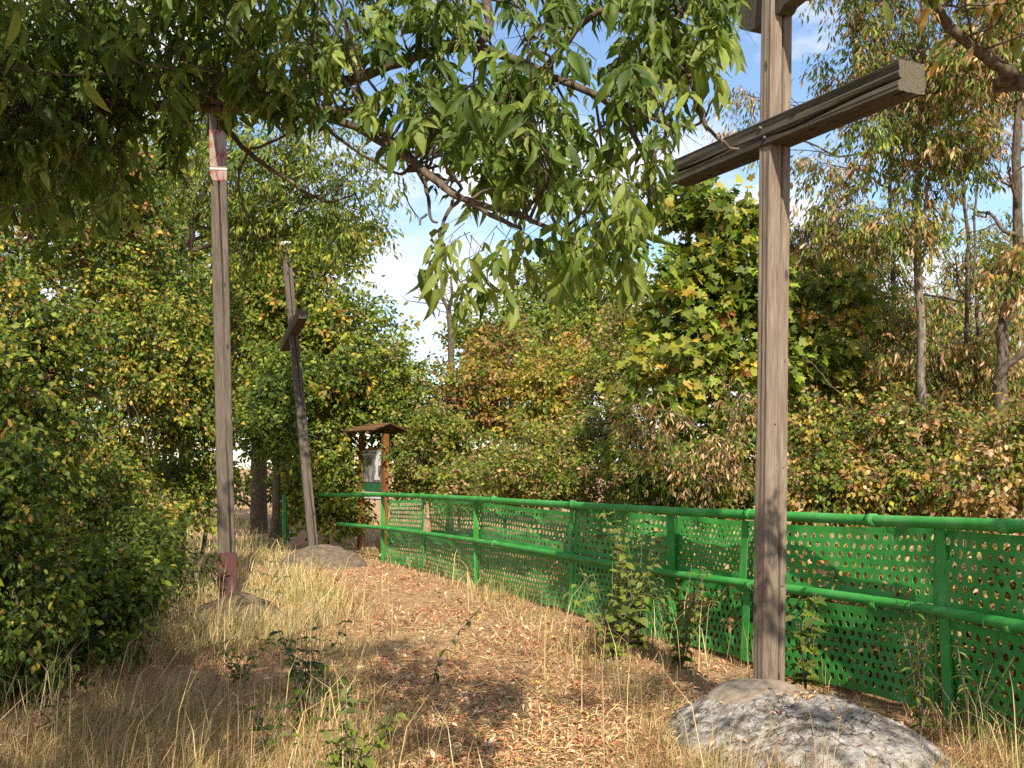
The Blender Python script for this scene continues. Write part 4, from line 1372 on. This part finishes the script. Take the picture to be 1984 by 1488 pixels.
def build_ash():
    r = np.random.default_rng(202)
    b = np.array([-3.7, 3.3, float(gz(-3.7, 3.3)) - 0.05])
    root = empty('ash_tree', b, 'ash tree whose dark leafy branch overhangs the path across the top', 'tree')
    wood = Soup()
    tk = curve([b, (-3.62, 3.4, 1.2), (-3.5, 3.6, 2.4), (-3.4, 3.7, 3.6), (-3.0, 3.4, 5.2)], 26)
    tube(wood, tk, np.linspace(.17, .07, 26), 12, wob=.05, rng=r)
    mains = []

    def limb(pts, r0, r1, n=30, sides=8):
        c = curve(pts, n)
        c = c + 0.006 * np.cumsum(r.normal(size=c.shape), axis=0) * 0.5
        tube(wood, c, np.linspace(r0, r1, n), sides, wob=.06, rng=r)
        mains.append(c)
        return c
    limb([tk[12], P(-160, 140, 4.2), P(0, 172, 4.1), P(150, 190, 4.05), P(330, 200, 4.0), P(480, 205, 3.9), P(620, 224, 3.8), P(740, 275, 3.7), P(830, 335, 3.6), P(900, 380, 3.5), P(1000, 430, 3.4)], .028, .007, 60)
    limb([P(470, 205, 3.92), P(600, 175, 4.0), P(740, 130, 4.0), P(870, 95, 3.9), P(960, 100, 3.8), P(1080, 150, 3.7), P(1180, 205, 3.6), P(1240, 300, 3.5), P(1250, 380, 3.4)], .027, .007, 50)
    limb([P(930, 95, 3.85), P(950, 40, 3.9), P(920, -60, 4.0), P(860, -200, 4.0), P(600, -330, 4.0), P(100, -400, 3.9), tk[20]], .018, .03, 40)
    limb([P(1050, 135, 3.72), P(1150, 20, 3.6), P(1260, 30, 3.5), P(1330, 130, 3.4), P(1370, 215, 3.35), P(1410, 255, 3.3), P(1446, 272, 3.3)], .012, .004, 40, 6)
    limb([P(1160, 130, 3.6), P(1205, 195, 3.5), P(1285, 240, 3.4), P(1345, 246, 3.36), P(1376, 230, 3.36), P(1391, 195, 3.36)], .009, .003, 26, 6)
    limb([P(560, 215, 3.85), P(700, 225, 3.7), P(780, 290, 3.5), P(850, 345, 3.4), P(900, 385, 3.35), P(1010, 415, 3.3), P(1130, 470, 3.2)], .020, .006, 40)
    # bare hanging twigs
    limb([P(785, 290, 3.6), P(815, 345, 3.55), P(827, 390, 3.5), P(830, 425, 3.5), P(842, 432, 3.5)], .009, .004, 14, 5)
    limb([P(829, 415, 3.5), P(818, 424, 3.5), P(815, 436, 3.5)], .005, .003, 6, 5)
    limb([P(890, 388, 3.4), P(868, 410, 3.4), P(858, 440, 3.4), P(855, 470, 3.35), P(880, 500, 3.3)], .008, .004, 14, 5)
    limb([P(782, 342, 3.6), P(790, 390, 3.6), P(812, 425, 3.6)], .003, .002, 8, 4)
    limb([P(430, 240, 4.3), P(480, 295, 4.3), P(560, 350, 4.4), P(640, 395, 4.4), P(700, 380, 4.4)], .013, .004, 20, 6)
    limb([P(480, 295, 4.3), P(460, 350, 4.35), P(470, 400, 4.4), P(500, 460, 4.4)], .007, .003, 14, 5)
    limb([P(610, 225, 3.9), P(560, 260, 4.0), P(485, 292, 4.2)], .007, .006, 10, 5)
    limb([P(610, 230, 4.0), P(700, 300, 4.1), P(760, 330, 4.2), P(790, 320, 4.2)], .008, .004, 14, 5)
    # limbs toward and over the camera, out of view, that shade the ground
    limb([tk[14], (-2.6, 2.4, 3.3), (-1.4, 1.6, 3.8), (-0.2, 1.4, 4.1)], .045, .012, 30)
    limb([tk[17], (-2.6, 4.6, 4.2), (-1.6, 5.4, 4.6), (-0.6, 5.6, 4.7)], .04, .01, 30)
    limb([tk[16], (-4.3, 5.0, 3.6), (-4.8, 6.4, 3.9)], .04, .01, 20)
    limb([tk[20], (-3.6, 2.2, 4.8), (-3.9, 0.8, 5.0)], .04, .01, 20)
    limb([tk[14], (-2.9, 2.2, 3.2), (-2.2, 0.9, 3.5), (-1.6, -0.2, 3.6)], .04, .01, 30)
    limb([(-2.2, 1.9, 3.45), (-1.3, 2.4, 3.6), (-0.5, 2.5, 3.8), (0.2, 2.2, 3.9)], .02, .008, 24)
    limb([(-1.9, 0.5, 3.55), (-1.0, 0.3, 3.7), (-0.2, 0.4, 3.9)], .02, .008, 20)
    limb([tk[15], (-4.2, 2.2, 3.5), (-4.4, 1.0, 3.8), (-4.2, 0.0, 4.0)], .04, .01, 24)
    limb([tk[20], (-3.2, 4.2, 4.9), (-2.8, 5.2, 5.3), (-2.3, 6.0, 5.4)], .04, .01, 24)
    limb([tk[19], (-4.0, 4.2, 4.7), (-4.6, 5.2, 5.2), (-5.0, 6.0, 5.4)], .04, .01, 24)
    limb([tk[21], (-2.6, 3.6, 5.3), (-2.2, 4.4, 5.7)], .03, .01, 16)
    limb([tk[13], (-3.0, 2.9, 3.0), (-2.7, 2.0, 3.4), (-3.0, 1.0, 3.6)], .03, .01, 24)
    nodes = np.concatenate(mains)
    # secondary twigs, then compound leaves hanging from them
    tg = []
    boxes = [((-2.4, 3.0, 2.75), (1.1, 4.5, 3.7), 150), ((-2.4, 3.0, 2.2), (-0.6, 4.8, 3.7), 210), ((-2.6, 3.2, 3.0), (0.2, 5.2, 4.6), 90), ((-5.4, 0.0, 3.0), (-2.2, 3.8, 4.6), 80), ((-5.8, 2.4, 4.2), (-1.9, 6.2, 5.4), 90), ((-3.4, -0.4, 3.0), (-0.5, 3.0, 4.2), 400), ((-5.2, 3.0, 2.6), (-2.0, 6.4, 4.4), 80), ((-0.4, 2.7, 2.4), (1.1, 4.0, 3.4), 60)]
    for lo, hi, n in boxes:
        tg.append(np.array(lo) + (np.array(hi) - np.array(lo)) * r.random((n, 3)))
    tg = np.concatenate(tg)
    anchors, adir = [], []
    agap = Wave(555, 5.0)
    bgap = Wave(556, 2.6)
    for q in tg:
        a = nodes[np.argmin(((nodes - q) ** 2).sum(1) + 0.15 * r.random(len(nodes)))]
        if np.linalg.norm(q - a) > 1.5:
            continue
        u, v, _ = proj(np.array([q, (q + a) / 2]))
        if (v > np.interp(u, *ASH_Y) - 10).any():
            continue
        if u[0] > 620 and u[0] < 1984 and v[0] > 0 and agap(q[None])[0] < -.2:
            continue
        if v[0] < -150 and bgap(q[None])[0] < (.0 if q[0] > -.9 else -.8):
            continue
        p = wander(a, q, 9, .07, r, .05)
        tube(wood, p, np.linspace(.0065, .0022, 9), 5)
        m = r.integers(5, 10)
        ts = r.uniform(.3, 1, m)
        ts[0] = 1.0
        for t in ts:
            i = t * 8
            k = min(int(i), 7)
            anchors.append(p[k] + (p[k + 1] - p[k]) * (i - k))
            dd = nrm(p[k + 1] - p[k]) * 0.5 + rand_dir(1, r)[0] * np.array([1, 1, .35]) * 0.9
            adir.append(nrm(dd))
    n_free = len(anchors)
    # leaves set straight on the hanging tips seen against the sky
    for px, py, D, n, sx, sy in ((890, 440, 3.2, 7, 40, 18), (930, 455, 3.2, 5, 35, 20), (965, 440, 3.2, 4, 30, 20), (1185, 325, 3.0, 7, 40, 25), (1215, 345, 3.0, 5, 28, 22), (1145, 425, 3.1, 7, 40, 25), (1175, 450, 3.1, 4, 25, 20),
                                 (1090, 440, 3.25, 7, 45, 30), (1340, 60, 3.4, 12, 60, 60), (1300, 20, 3.5, 12, 60, 50), (1250, 250, 3.4, 6, 40, 30), (1310, 150, 3.4, 4, 30, 30)):
        for k in range(n):
            anchors.append(P(px + r.normal() * sx * .6, py + r.normal() * sy * .6, D + r.normal() * .12))
            adir.append(nrm(np.array([r.normal() * .5, r.normal() * .4, -.25])))
    A, D = np.array(anchors), np.array(adir)
    n = len(A)
    Lr = r.uniform(.17, .27, n)
    Lr[n_free:] *= .85
    dn = np.array([0, 0, -1.0])
    side = nrm(np.cross(D, np.tile(dn, (n, 1))) + 1e-3)
    mid = A + D * (Lr * .5)[:, None] + dn * (Lr * .10)[:, None]
    end = A + D * (Lr * .78)[:, None] + dn * (Lr * .42)[:, None]
    twigs(wood, A, mid, np.full(n, .0018))
    twigs(wood, mid, end, np.full(n, .0013))
    pos, ld, up, sz, ci = [], [], [], [], []
    for k, (t, sgn) in enumerate(((.42, 1), (.42, -1), (.62, 1), (.62, -1), (.8, 1), (.8, -1), (.93, 1), (.93, -1), (1, 0))):
        base = np.where((np.full(n, t) < .5)[:, None], A + (mid - A) * (t * 2), mid + (end - mid) * ((t - .5) * 2))
        ax = nrm(end - mid)
        d = ax * (.55 if sgn else 1.0) + side * sgn * .8 + dn * r.uniform(.1, .9, (n, 1)) + .45 * rand_dir(n, r)
        keep = r.random(n) > .10
        pos.append(base[keep])
        ld.append(nrm(d)[keep])
        up.append(nrm(np.array([0, -.45, .8]) + side * sgn * .3 + .9 * rand_dir(n, r))[keep])
        sz.append((np.clip(np.exp(r.normal(-2.66, .26, n)), .035, .115) * (.8 if k < 2 else 1) * np.where(np.arange(n) >= n_free, 1.08, 1))[keep])
        ci.append(np.arange(n)[keep])
    pos, ld, up, sz, ci = [np.concatenate(q) for q in (pos, ld, up, sz, ci)]
    # keep the lower outline of the canopy
    u, v, dep = proj(pos + ld * sz[:, None])
    inside = (u > -60) & (u < 2040)
    low = (v > np.interp(u, *ASH_Y) + 75) & (ci < n_free)
    keep = ~(inside & low & (r.random(len(u)) < .93)) & (u < 1500) & ~((u > 1312) & (v > 262) & (u < 1984))
    pos, ld, up, sz, ci, u, v, dep = [q[keep] for q in (pos, ld, up, sz, ci, u, v, dep)]
    wood.build('trunk', 'bark', root)
    cols = [(.048, .088, .014), (.098, .155, .022), (.205, .255, .056)]
    variants = [[leafmesh('ash_fine', c, 'leaf', bnd, 7 + i * 10 + j) for j, bnd in enumerate((.05, .22, .4, .12))] for i, c in enumerate(cols)]
    cidx = np.clip((r.random(n)[ci] * 1.6 + r.random(len(ci)) * 1.4 + (ci >= n_free) * .8).astype(int), 0, 2)
    facing = np.abs((frames(ld, up)[2] * nrm(pos - np.array([0, 0, EYE]))).sum(1))
    score = sz / dep * (.35 + facing)
    vis = (u > 0) & (u < 1984) & (v > 0) & (v < 1488) & (dep > .5)
    # nearer and lower leaves are not hidden by others
    score = np.where(vis, score * (1 + .5 * (v / 500)), -1)
    top = np.argsort(-score)[:300]
    rest = np.ones(len(pos), bool)
    rest[top] = False
    bl = np.array(root.location)
    for i in top:
        me = variants[cidx[i]][r.integers(4)]
        o = bpy.data.objects.new('leaf', me)
        COL.objects.link(o)
        o.parent = root
        l, e, s = mat_from(pos[i] - bl, ld[i], up[i], sz[i])
        o.location, o.rotation_euler, o.scale = l, e, (s[0], s[1] * r.uniform(.75, 1.25), s[2] * r.uniform(.3, 2.6))
    cr = Soup()
    cc = np.array(cols)[cidx[rest]] * (1 + .15 * r.normal(size=(int(rest.sum()), 1)))
    scatter(cr, 'ash', pos[rest], ld[rest], up[rest], sz[rest], col=np.clip(cc, .01, .5), sy=sz[rest] * r.uniform(.75, 1.25, int(rest.sum())), sz=sz[rest] * r.uniform(.2, 3.2, int(rest.sum())))
    cr.build('crown', 'leaf', root, kind='stuff')
    print('ash leaves', len(pos))


build_ash()


def build_right_branch():
    r = np.random.default_rng(242)
    b = np.array([4.3, 2.2, float(gz(4.3, 2.2)) - .05])
    root = empty('overhanging_tree', b, 'tree off the right edge whose dark branch tip dips into the top right corner', 'tree')
    wood = Soup()
    tk = curve([b, (4.25, 2.3, 1.5), (4.1, 2.4, 3.0), (3.9, 2.5, 4.6)], 22)
    tube(wood, tk, np.linspace(.13, .06, 22), 10, wob=.05, rng=r)
    L1 = curve([tk[14], P(2060, 150, 3.9), P(1960, 140, 3.9), P(1880, 85, 3.8), P(1830, 40, 3.7), P(1780, -40, 3.6), P(1700, -120, 3.5)], 36)
    tube(wood, L1, np.linspace(.035, .012, 36), 7, wob=.08, rng=r)
    L2 = curve([tk[16], (3.2, 2.2, 4.0), (2.3, 2.0, 4.3), (1.4, 1.9, 4.4)], 26)
    tube(wood, L2, np.linspace(.035, .01, 26), 7, wob=.06, rng=r)
    L3 = curve([tk[17], (3.4, 1.2, 4.2), (2.6, 0.4, 4.4)], 20)
    tube(wood, L3, np.linspace(.03, .01, 20), 7, wob=.06, rng=r)
    nodes = np.concatenate([L1, L2[6:], L3[6:]])
    A, D = [], []
    for k in range(120):
        a = nodes[r.integers(len(nodes))]
        q = a + rand_dir(1, r)[0] * np.array([.6, .5, .4]) * r.uniform(.5, 1.2)
        u, v, dep = proj(q[None])
        if v[0] > 10 or (u[0] < 1780 and v[0] > -160):
            continue
        p = wander(a, q, 7, .08, r, .04)
        tube(wood, p, np.linspace(.005, .002, 7), 5)
        for t in (3, 4, 5, 6, 6):
            A.append(p[t])
            D.append(nrm(rand_dir(1, r)[0] * np.array([1, 1, .4]) + np.array([0, 0, -.3])))
    A, D = np.array(A), np.array(D)
    n = len(A)
    ci = np.repeat(np.arange(n), 7)
    t = r.random(len(ci))
    pos = A[ci] + D[ci] * (.22 * t)[:, None]
    ld = nrm(D[ci] * .5 + rand_dir(len(ci), r) + np.array([0, 0, -.6]))
    up = nrm(np.array([0, -.3, 1.0]) + .6 * rand_dir(len(ci), r))
    twigs(wood, A, A + D * .22, np.full(n, .0015))
    wood.build('trunk', 'bark', root)
    cr = Soup()
    scatter(cr, 'ash', pos, ld, up, r.uniform(.06, .1, len(ci)), col=palette(len(ci), [(2, G_MID), (2, GREYG), (1.4, OCHRE), (1.2, BROWN), (.8, PINK)], r))
    cr.build('crown', 'leaf', root, kind='stuff')


build_right_branch()

# ------------------------------------------------------------------ ground cover


def blades(soup, xy, h, lean, width, col, r, z=None):
    """bent grass blades: two-part strips, three triangles each"""
    n = len(xy)
    z0 = gz(xy[:, 0], xy[:, 1]) - .01 if z is None else z
    b = np.column_stack([xy, z0])
    an = r.uniform(0, 6.283, n)
    ld = np.column_stack([np.cos(an), np.sin(an), np.zeros(n)])
    ld[:, 0] += .35
    wa = r.uniform(0, 6.283, n)
    wd = np.column_stack([np.cos(wa), np.sin(wa) * .4, np.zeros(n)]) * (width * .5)[:, None]
    m = b + np.column_stack([ld[:, :2] * (lean * h * .35)[:, None], h * .62])
    t = b + np.column_stack([ld[:, :2] * (lean * h * 1.05)[:, None], h * np.clip(1.05 - .35 * lean, .35, 1.05)])
    V = np.stack([b - wd, b + wd, m - wd * .8, m + wd * .8, t], 1).reshape(-1, 3)
    f = np.array([(0, 1, 3), (0, 3, 2), (2, 3, 4)])
    Fc = (f[None] + (np.arange(n) * 5)[:, None, None]).reshape(-1, 3)
    soup.add(V, Fc, np.repeat(col, 5, axis=0))


STRAW = [(3, (.46, .33, .16)), (2.5, (.36, .245, .115)), (1.2, (.28, .165, .08)), (.6, (.19, .18, .06))]
STRAWL = [(3, (.54, .41, .215)), (2, (.43, .31, .15)), (1, (.31, .22, .095)), (.6, (.23, .21, .075))]
REDST = [(2, (.30, .165, .085)), (2, (.36, .23, .12)), (1, (.22, .10, .05))]
GREENG = [(2, (.13, .155, .045)), (2, (.20, .19, .07)), (1, (.31, .25, .11))]


def fence_x(y):
    o = np.argsort(_fc[:, 1])
    return np.interp(y, _fc[o, 1], _fc[o, 0])


def sample_view(n, y0, y1, r, power=1.0, margin=60):
    """ground points inside the view, denser near the camera"""
    u = r.random(n)
    y = 1 / (1 / y0 + u * (1 / y1 - 1 / y0)) if power == 1.0 else y0 + (y1 - y0) * u ** power
    px = r.uniform(-margin, 1984 + margin, n)
    return np.column_stack([(px - CX) / F_PX * y, y])


def build_grass():
    r = np.random.default_rng(301)
    g = Soup()
    wv = Wave(77, 1.3)
    wv2 = Wave(78, 4.0)

    def dens(xy):
        p3 = np.column_stack([xy, np.zeros(len(xy))])
        return wv(p3), wv2(p3)
    # near, mid, far
    for n, y0, y1, pw in ((120000, 4.6, 9.5, 1.0), (90000, 8.5, 19, 1.0), (30000, 18, 42, 1.0)):
        xy = sample_view(n, y0, y1, r, pw)
        a, b = dens(xy)
        dx = (xy[:, 0] - path_x(xy[:, 1]))
        hw = np.interp(xy[:, 1], [4, 8, 14, 18, 24], [.62, .74, .74, .6, .4])
        onp = np.clip(1.25 - np.abs(dx) / hw, 0, 1) ** .7          # 1 on the path
        fx = fence_x(xy[:, 1])
        beyond = xy[:, 0] > fx + .1
        mnd = (((xy[:, 0] - NEAR_BASE[0] - .07) * 1.1) ** 2 + ((xy[:, 1] - NEAR_BASE[1] + .42) / 1.2) ** 2) < .86 ** 2
        dn = (1 - .86 * onp) * np.clip(.55 + .55 * a + .45 * b, .05, 1.3)
        dn = np.where((xy[:, 1] < 9.5) & (dx < -.3), dn * .72, dn)
        dn = np.where(beyond, np.where(xy[:, 1] > 13, .6, .06), dn)
        dn = np.where((xy[:, 1] > 12) & (dx < -.4), dn * 1.4, dn)
        ok = (r.random(n) < dn) & ~mnd
        xy, a, b, onp, dx = xy[ok], a[ok], b[ok], onp[ok], dx[ok]
        m = len(xy)
        near = np.clip((9 - xy[:, 1]) / 4, 0, 1)
        h = r.gamma(2.6, .05, m) * (1 + .35 * a) * (1 - .72 * onp)
        h = np.where((xy[:, 1] > 9.5) & (dx < -.3), h * 1.45, h)
        h = np.clip(h, .035, .62)
        lean = np.abs(r.normal(.7, .65, m)) + .5 * onp
        w = np.interp(xy[:, 1], [4, 9, 20, 40], [.0034, .0052, .011, .022]) * r.uniform(.7, 1.3, m)
        c = palette(m, STRAW, r, .2)
        s = (xy[:, 1] < 9.5) & (r.random(m) < .35)
        c[s] = palette(int(s.sum()), REDST, r, .25)
        s = (xy[:, 1] > 9) & (dx < .2)
        c[s] = palette(int(s.sum()), STRAWL, r, .18)
        s = (onp > .35) & (r.random(m) < .6)
        c[s] = palette(int(s.sum()), REDST, r, .2)
        s = (r.random(m) < .22 + .3 * ((xy[:, 1] > 16) | (b > .8))) & (onp < .3)
        c[s] = palette(int(s.sum()), GREENG, r, .2)
        blades(g, xy, h, lean, w, c, r)
    o = g.build('dry_grass', 'grass', None, kind='stuff')
    tag(o, 'dry straw coloured grass along both sides of the path', 'grass')
    # long seed stalks
    st = Soup()
    xy = sample_view(900, 4.9, 15, r)
    dx = np.abs(xy[:, 0] - path_x(xy[:, 1]))
    mnd = (((xy[:, 0] - NEAR_BASE[0] - .07) * 1.1) ** 2 + ((xy[:, 1] - NEAR_BASE[1] + .42) / 1.2) ** 2) < .95 ** 2
    ok = (dx > r.uniform(.2, 1.0, len(xy))) & ~mnd & (xy[:, 0] < fence_x(xy[:, 1]))
    xy = xy[ok]
    m = len(xy)
    h = r.uniform(.3, .75, m)
    blades(st, xy, h, np.abs(r.normal(.5, .3, m)), np.interp(xy[:, 1], [4, 15], [.005, .009]), palette(m, STRAWL, r, .15), r)
    o = st.build('grass_stalks', 'grass', None, kind='stuff')
    tag(o, 'long bleached grass stalks sticking up over the turf', 'grass')


build_grass()


def build_litter():
    r = np.random.default_rng(320)
    s = Soup()
    xy = sample_view(150000, 4.5, 21, r)
    dx = np.abs(xy[:, 0] - path_x(xy[:, 1]))
    fx = fence_x(xy[:, 1])
    p = np.where(dx < .85, .85, .42) * np.where(xy[:, 0] > fx, .5, 1)
    wv = Wave(88, 2.5)
    p = p * np.clip(.62 + .75 * wv(np.column_stack([xy, np.zeros(len(xy))])), .15, 1.2)
    mnd = (((xy[:, 0] - NEAR_BASE[0] - .07) * 1.1) ** 2 + ((xy[:, 1] - NEAR_BASE[1] + .42) / 1.2) ** 2) < .85 ** 2
    xy = xy[(r.random(len(xy)) < p) & ~mnd]
    n = len(xy)
    pos = np.column_stack([xy, gz(xy[:, 0], xy[:, 1]) + r.uniform(.004, .035, n)])
    d = nrm(rand_dir(n, r) * np.array([1, 1, .25]))
    up = nrm(np.array([0, 0, 1.0]) + .5 * rand_dir(n, r))
    pal = [(3.2, (.42, .170, .085)), (2.5, (.50, .26, .14)), (2.2, (.55, .36, .21)), (1.3, (.24, .09, .045)), (1.2, (.64, .48, .31)), (.1, (.50, .40, .08))]
    sz = np.clip(np.exp(r.normal(-3.75, .55, n)), .008, .075) * np.interp(xy[:, 1], [4, 12, 20], [1, 1.3, 1.9])
    scatter(s, 'ash', pos, d, up, sz, col=palette(n, pal, r, .2), sz=sz * r.uniform(.5, 3.5, n))
    # leaves and crumbs caught on the concrete mound
    ft = [o_ for o_ in bpy.data.objects if o_.name == 'footing'][0]
    vs = np.array([v_.co[:] for v_ in ft.data.vertices]) + base_of(ft)
    vs = vs[r.integers(0, len(vs), 260)]
    vs = vs[vs[:, 2] > .02]
    q = len(vs)
    sq_ = np.clip(np.exp(r.normal(-3.9, .6, q)), .006, .06)
    scatter(s, 'ash', vs + np.array([0, 0, .012]), nrm(rand_dir(q, r) * np.array([1, 1, .15])), nrm(np.array([0, 0, 1.0]) + .35 * rand_dir(q, r)), sq_, col=palette(q, pal, r, .2), sz=sq_ * 2)
    o = s.build('leaf_litter', 'litter', None, kind='stuff')
    tag(o, 'brown fallen leaves strewn over the path', 'leaf litter')
    # trodden straw lying flat on the path
    f = Soup()
    xy = sample_view(62000, 4.5, 18, r)
    dx = np.abs(xy[:, 0] - path_x(xy[:, 1]))
    xy = xy[(dx < 1.3) & (r.random(len(xy)) < .8)]
    n = len(xy)
    pos = np.column_stack([xy, gz(xy[:, 0], xy[:, 1]) + r.uniform(.008, .04, n)])
    d = nrm(rand_dir(n, r) * np.array([1, 1, .18]))
    L = r.uniform(.05, .2, n)
    w = np.interp(xy[:, 1], [4, 9, 18], [.009, .014, .024])
    scatter(f, 'oval', pos, d, nrm(np.array([0, 0, 1.0]) + .3 * rand_dir(n, r)), L, w, col=palette(n, STRAWL, r, .2), sz=np.full(n, .02))
    o = f.build('trodden_straw', 'grass', None, kind='stuff')
    tag(o, 'flattened pale straw among the fallen leaves on the path', 'straw')


build_litter()


# ------------------------------------------------------------------ weeds and seedlings near the path
LEAFM = {}


def leaf_variant(tmpl, key, col, k):
    q = (tmpl, key, k)
    if q not in LEAFM:
        LEAFM[q] = leafmesh(tmpl, col, 'leaf', (.05, .25, .45)[k], 900 + k)
    return LEAFM[q]


def weed(name, label, group, base, stems, tmpl, cols, size, step, seed, pinnate=False, cat='plant', droop=.35):
    """a herb: stems drawn as thin tubes, every leaf its own object"""
    r = np.random.default_rng(seed)
    b = np.array([base[0], base[1], float(gz(base[0], base[1]))])
    root = empty(name, b, label, cat, group)
    sp = Soup()
    k = 0
    for st in stems:
        c = curve(np.array([b] + [b + np.array(q) for q in st]), 24)
        tube(sp, c, np.linspace(.006, .002, 24), 5)
        seg = np.concatenate([[0], np.cumsum(np.linalg.norm(np.diff(c, axis=0), axis=1))])
        pos_s = np.arange(step * 1.2, seg[-1], step)
        for i, s in enumerate(pos_s):
            p = np.array([np.interp(s, seg, c[:, j]) for j in range(3)])
            tn = nrm(np.array([np.interp(min(s + .02, seg[-1]), seg, c[:, j]) for j in range(3)]) - np.array([np.interp(s - .02, seg, c[:, j]) for j in range(3)]))
            az = i * 1.7 + r.uniform(-.4, .4)
            for sgn in (0, math.pi):
                if r.random() < .12:
                    continue
                h = np.array([math.cos(az + sgn), math.sin(az + sgn), 0])
                d = nrm(h + tn * .35 + np.array([0, 0, -droop * r.uniform(.3, 1.6)]) + .2 * rand_dir(1, r)[0])
                sz = size * r.uniform(.7, 1.25) * (1 - .35 * s / seg[-1])
                cand = [(p, d, sz)]
                if pinnate:
                    cand = []
                    e = p + d * sz * 2.6
                    twigs(sp, p[None], e[None], np.array([.0016]))
                    sd = nrm(np.cross(d, (0, 0, 1.0)))
                    for t in (.35, .55, .75, .92):
                        for q in (-1, 1):
                            cand.append((p + (e - p) * t, nrm(d * .6 + sd * q + np.array([0, 0, -.2])), sz * .75))
                    cand.append((e, d, sz * .8))
                for (pp, dd, ss) in cand:
                    ci = r.integers(len(cols))
                    o = bpy.data.objects.new('leaf', leaf_variant(tmpl, cols[ci], cols[ci], int(r.integers(3))))
                    COL.objects.link(o)
                    o.parent = root
                    up = nrm(np.array([.1, -.3, 1.0]) + .4 * rand_dir(1, r)[0])
                    l, e_, s_ = mat_from(pp - b, dd, up, ss)
                    o.location, o.rotation_euler, o.scale = l, e_, s_
                    k += 1
    sp.build('stem', 'bark_pale', root)
    return root


WC = [G_LIGHT, (.17, .20, .05), (.10, .13, .025)]
WD = [G_DARK, G_MID, (.045, .075, .016)]
WM = [G_MID, (.06, .095, .016), (.11, .15, .025)]
GW = 'weeds beside the path'


def stem_set(n, h, spread, seed, lean=(0, 0)):
    r = np.random.default_rng(seed)
    out = []
    for i in range(n):
        a = r.uniform(0, 6.28)
        s = spread * r.uniform(.4, 1)
        hh = h * r.uniform(.7, 1.05)
        out.append([(math.cos(a) * s * .3 + lean[0] * .3, math.sin(a) * s * .3 + lean[1] * .3, hh * .45), (math.cos(a) * s + lean[0], math.sin(a) * s + lean[1], hh)])
    return out


def G(px, py):
    """ground point at a photo pixel below the horizon"""
    y = 5.0
    for _ in range(60):
        p = P(px, py, y)
        y *= 1 + (p[2]) / (EYE) * .6
    return P(px, py, y)


weed('weed', 'leafy green weed cluster at the bottom edge left of the path middle', GW, P(670, 1500, 5.05) * np.array([1, 1, 0]), stem_set(12, .5, .3, 1), 'ovate', WC, .085, .06, 401)
weed('weed', 'dark shaded weed stems with round leaves at the lower left of the path', GW, G(590, 1420), stem_set(9, .7, .26, 2, (.06, 0)), 'ovate', WD, .085, .07, 402)
weed('weed', 'sprawling leafy weed half in shade above the bottom weed cluster', GW, G(650, 1400), stem_set(8, .42, .3, 22), 'round', WM, .07, .07, 416)
weed('weed', 'broad leaved weed clump left of the dark weed stems', GW, G(470, 1330), stem_set(7, .38, .3, 23), 'ovate', WM, .075, .07, 417)
weed('weed', 'small weed at the bottom edge under the tall stalks', GW, G(520, 1470), stem_set(5, .34, .16, 3), 'ovate', WD, .075, .06, 403)
weed('ash_seedling', 'ash seedling with feathery leaves in front of the left post foot', GW, G(505, 1190), stem_set(3, .62, .32, 4, (.1, 0)), 'lance', WD, .075, .2, 404, pinnate=True)
weed('ash_seedling', 'ash seedling with feathery leaves left of the left post foot', GW, G(390, 1190), stem_set(2, .55, .25, 5, (-.05, 0)), 'lance', WD, .075, .2, 405, pinnate=True)
weed('ash_seedling', 'dark feathery seedling in the shade of the thicket', GW, G(260, 1260), stem_set(3, .55, .3, 6, (.1, 0)), 'lance', WD, .07, .2, 406, pinnate=True)
weed('sapling_shoot', 'bent shoot with dark drooping leaves leaning over the path', GW, G(838, 1335), [[(.04, .0, .18), (.16, .05, .36), (.38, .1, .60)]], 'ovate', WD, .075, .09, 407, droop=.9)
VC = [G_LIGHT, (.17, .205, .05), (.10, .135, .025)]
weed('climbing_vine', 'pale green climber on tall stems against the fence middle', 'vines on the fence', G(1235, 1275), stem_set(13, 1.2, .36, 8, (.03, .1)), 'round', VC, .095, .075, 408)
weed('weed', 'leafy green weed clump at the fence foot left of the near cross', 'vines on the fence', G(1185, 1290), stem_set(15, .85, .45, 9), 'round', VC, .085, .075, 409)
weed('weed', 'yellowish weed clump in front of the fence just left of the near cross', 'vines on the fence', G(1320, 1300), stem_set(12, .8, .4, 10), 'ovate', VC, .085, .075, 410)
weed('maple_seedling', 'maple seedling with broad lobed leaves right of the near cross foot', 'vines on the fence', P(1560, 1330, 7.35) * np.array([1, 1, 0]), stem_set(6, .7, .2, 11), 'maple', VC, .14, .11, 411)
weed('climbing_vine', 'thin vine hanging over the lower rail near the right fence post', 'vines on the fence', P(1785, 1400, 6.25) * np.array([1, 1, 0]), stem_set(7, .85, .2, 12), 'lance', VC, .085, .055, 412)
weed('climbing_vine', 'short vine with small leaves on the plate at the right edge', 'vines on the fence', P(1880, 1400, 5.9) * np.array([1, 1, 0]), stem_set(6, .6, .3, 13), 'lance', VC, .07, .07, 413)
weed('weed', 'dark low weed in the shade at the left foreground', GW, G(110, 1420), stem_set(4, .3, .2, 14), 'ovate', WD, .055, .07, 414)
